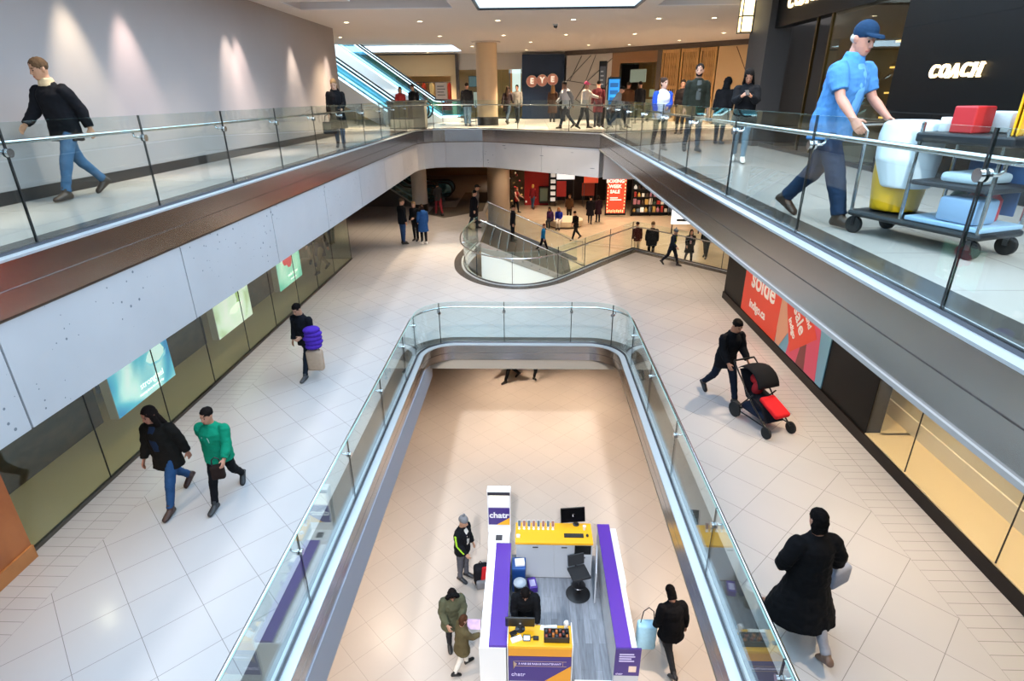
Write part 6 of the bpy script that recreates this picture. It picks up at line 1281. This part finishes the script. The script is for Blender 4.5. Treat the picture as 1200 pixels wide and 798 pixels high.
for i, x in enumerate((1.45, 5.6)):
    t = thing('ceiling_vent', 'small round ceiling outlet %s' % ('right of the dome camera' if i == 0 else 'near the black shop corner'), 'vent', (x, 20.2 + .5 * i, ZC)); q = MB(); q.lathe([(.02, -.004), (.1, -.004), (.12, -.012), (.13, -.002), (.13, 0)], (0, 0, 0), 20); q.build('ring', CEILP, t); q = MB(); q.lathe([(.001, -.003), (.08, -.003), (.08, -.001), (.001, -.001)], (0, 0, 0), 20); q.build('grille', mat('vent_dark', '#4a4542', .7), t)

# ------------------------------------------------------------------ light
def spot(loc, energy, col=(1, .80, .58), size=70, blend=.9, r=.06, aim=None):
    l = bpy.data.lights.new('spot', 'SPOT'); l.energy = energy; l.color = col; l.spot_size = radians(size); l.spot_blend = blend; l.shadow_soft_size = r
    o = bpy.data.objects.new('spot_light', l); COL.objects.link(o); o.location = loc
    if aim is not None: o.rotation_euler = (Vector(aim) - Vector(loc)).to_track_quat('-Z', 'Y').to_euler()
    return o
def area(loc, sx, sy, energy, col, aim=None):
    l = bpy.data.lights.new('area', 'AREA'); l.shape = 'RECTANGLE'; l.size = sx; l.size_y = sy; l.energy = energy; l.color = col
    o = bpy.data.objects.new('area_light', l); COL.objects.link(o); o.location = loc
    if aim is not None: o.rotation_euler = (Vector(aim) - Vector(loc)).to_track_quat('-Z', 'Y').to_euler()
    return o
WARM = (1, .76, .52); NEUT = (1, .88, .74)
for x, y in SPOTS: spot((x, y, ZC - .03), 1000 if y < 21 else 3000, WARM, 92)
# washers along the grey wall
for y, c in ((6.1, (1, .86, .66)), (9.15, (1, .86, .64)), (10.4, (1, .78, .72)), (13.9, (1, .84, .74)), (14.4, (1, .80, .74)), (17.6, (1, .85, .72)), (20.6, (1, .8, .66))):
    spot((-6.25, y, ZC - .03), 520, c, 48, .8, .05, (-6.55, y, ZU))
# upper walkways
for y in (4.5, 8, 11.5, 15, 18.5): spot((-5.4, y, ZC - .03), 330, NEUT, 80)  # lamps added without fixtures to brighten the left gallery floor
for y in (3, 7, 11, 15): spot((4.2, y, ZC - .03), 420, (1, .93, .84), 95)
# under the slabs of the middle floor
for y in (5.2, 8.6, 12.4, 16.0, 19.6): spot((-5.55, y, 2.84), 190, WARM, 95, .9)
for y in (4.6, 7.6, 10.4, 13.2, 16.2, 19): spot((4.6, y, 3.8), 520, WARM, 90, .9)
for x, y in ((-4.5, 24.5), (-4, 27.5), (-7, 25), (-1, 31)): spot((x, y, 2.84), 300, WARM, 100)
for x, y in ((1, 27), (4, 28), (7, 25.5), (2, 33), (6, 33), (9, 31), (4, 38), (0, 38.5), (8, 36.5)): spot((x, y, 2.84), 1000, (1, .82, .64), 110)
# lower floor
for x, y in ((-3.6, 6.5), (-3.6, 10.5), (-2.6, 15.2), (0.2, 15.4), (2.8, 15.2), (3.6, 11), (3.6, 7.5), (3.4, 4.5)): spot((x, y, -.70), (380 if abs(x) > 1 else 480) if y > 13 else 480, (1, .78, .58), 105)
for x in (-10, -6.5): spot((x, 29.6, 10.9), 900, (.85, .95, 1), 120)  # lamps added high in the escalator well to brighten the cladding
for x, y in ((-.8, 18.6), (2.0, 18.2)): spot((x, y, -2.06), 260, (1, .78, .58), 120)
# display window and shops
for y in (2.5, 4.5, 6.5, 8.2): spot((6.1, y, 3.75), 130, (1, .85, .62), 100)
for y in (7, 11, 15): spot((-7.3, y, 2.8), 90, (1, .88, .66), 115)
for y in (8, 12, 16): spot((-10.5, y, 2.8), 130, (1, .84, .62), 120)
for y in (11.5, 13.5, 15.5): spot((8.2, y, ZC - .1), 60, (1, .76, .45), 110)
for x in (-6.5, -4.9, -2.5): spot((x, 36.0, ZC - .2), 90, (1, .82, .55), 110)
for s in (3.5, 5.0): p = MD @ Vector((s, 1.6, 7.3)); spot(p, 80, (1, .74, .42), 110)
# daylight: sky and sun through the unseen atrium roof, left open for them
sun = bpy.data.lights.new('sun', 'SUN'); sun.energy = 2.4; sun.color = (1, .97, .95); sun.angle = radians(2.2)
so = bpy.data.objects.new('sun', sun); COL.objects.link(so); so.rotation_euler = Vector((.04, 1.15, -1)).to_track_quat('-Z', 'Y').to_euler()
w = bpy.data.worlds.new('sky'); SC.world = w; w.use_nodes = True
bg = w.node_tree.nodes['Background']; bg.inputs[0].default_value = (.60, .79, 1.0, 1); bg.inputs[1].default_value = 5.3

# ------------------------------------------------------------------ camera
cam = bpy.data.cameras.new('camera'); co = bpy.data.objects.new('camera', cam); COL.objects.link(co); SC.camera = co
cam.sensor_width = 36; cam.lens = 36 * 667.99 / 1200; cam.clip_start = .05; cam.clip_end = 300
pt, yw, rl = 4.06917038e-01, -3.29800920e-02, -8.54862993e-03
fwd = Vector((sin(yw) * cos(pt), cos(yw) * cos(pt), -sin(pt))); rt = Vector((cos(yw), -sin(yw), 0)); up = rt.cross(fwd)
r2 = rt * cos(rl) + up * sin(rl); u2 = up * cos(rl) - rt * sin(rl)
co.matrix_world = Matrix(((r2.x, u2.x, -fwd.x, 0), (r2.y, u2.y, -fwd.y, 0), (r2.z, u2.z, -fwd.z, 5.55), (0, 0, 0, 1)))
vs = SC.view_settings; vs.view_transform = 'Standard'; vs.look = 'None'; vs.gamma = 1; vs.exposure = 0.0; vs.use_curve_mapping = False
SC.cycles.max_bounces = 10; SC.cycles.transparent_max_bounces = 24; SC.cycles.diffuse_bounces = 4; SC.cycles.glossy_bounces = 4; SC.cycles.sample_clamp_indirect = 6; SC.cycles.caustics_reflective = False
SC.cycles.use_denoising = True
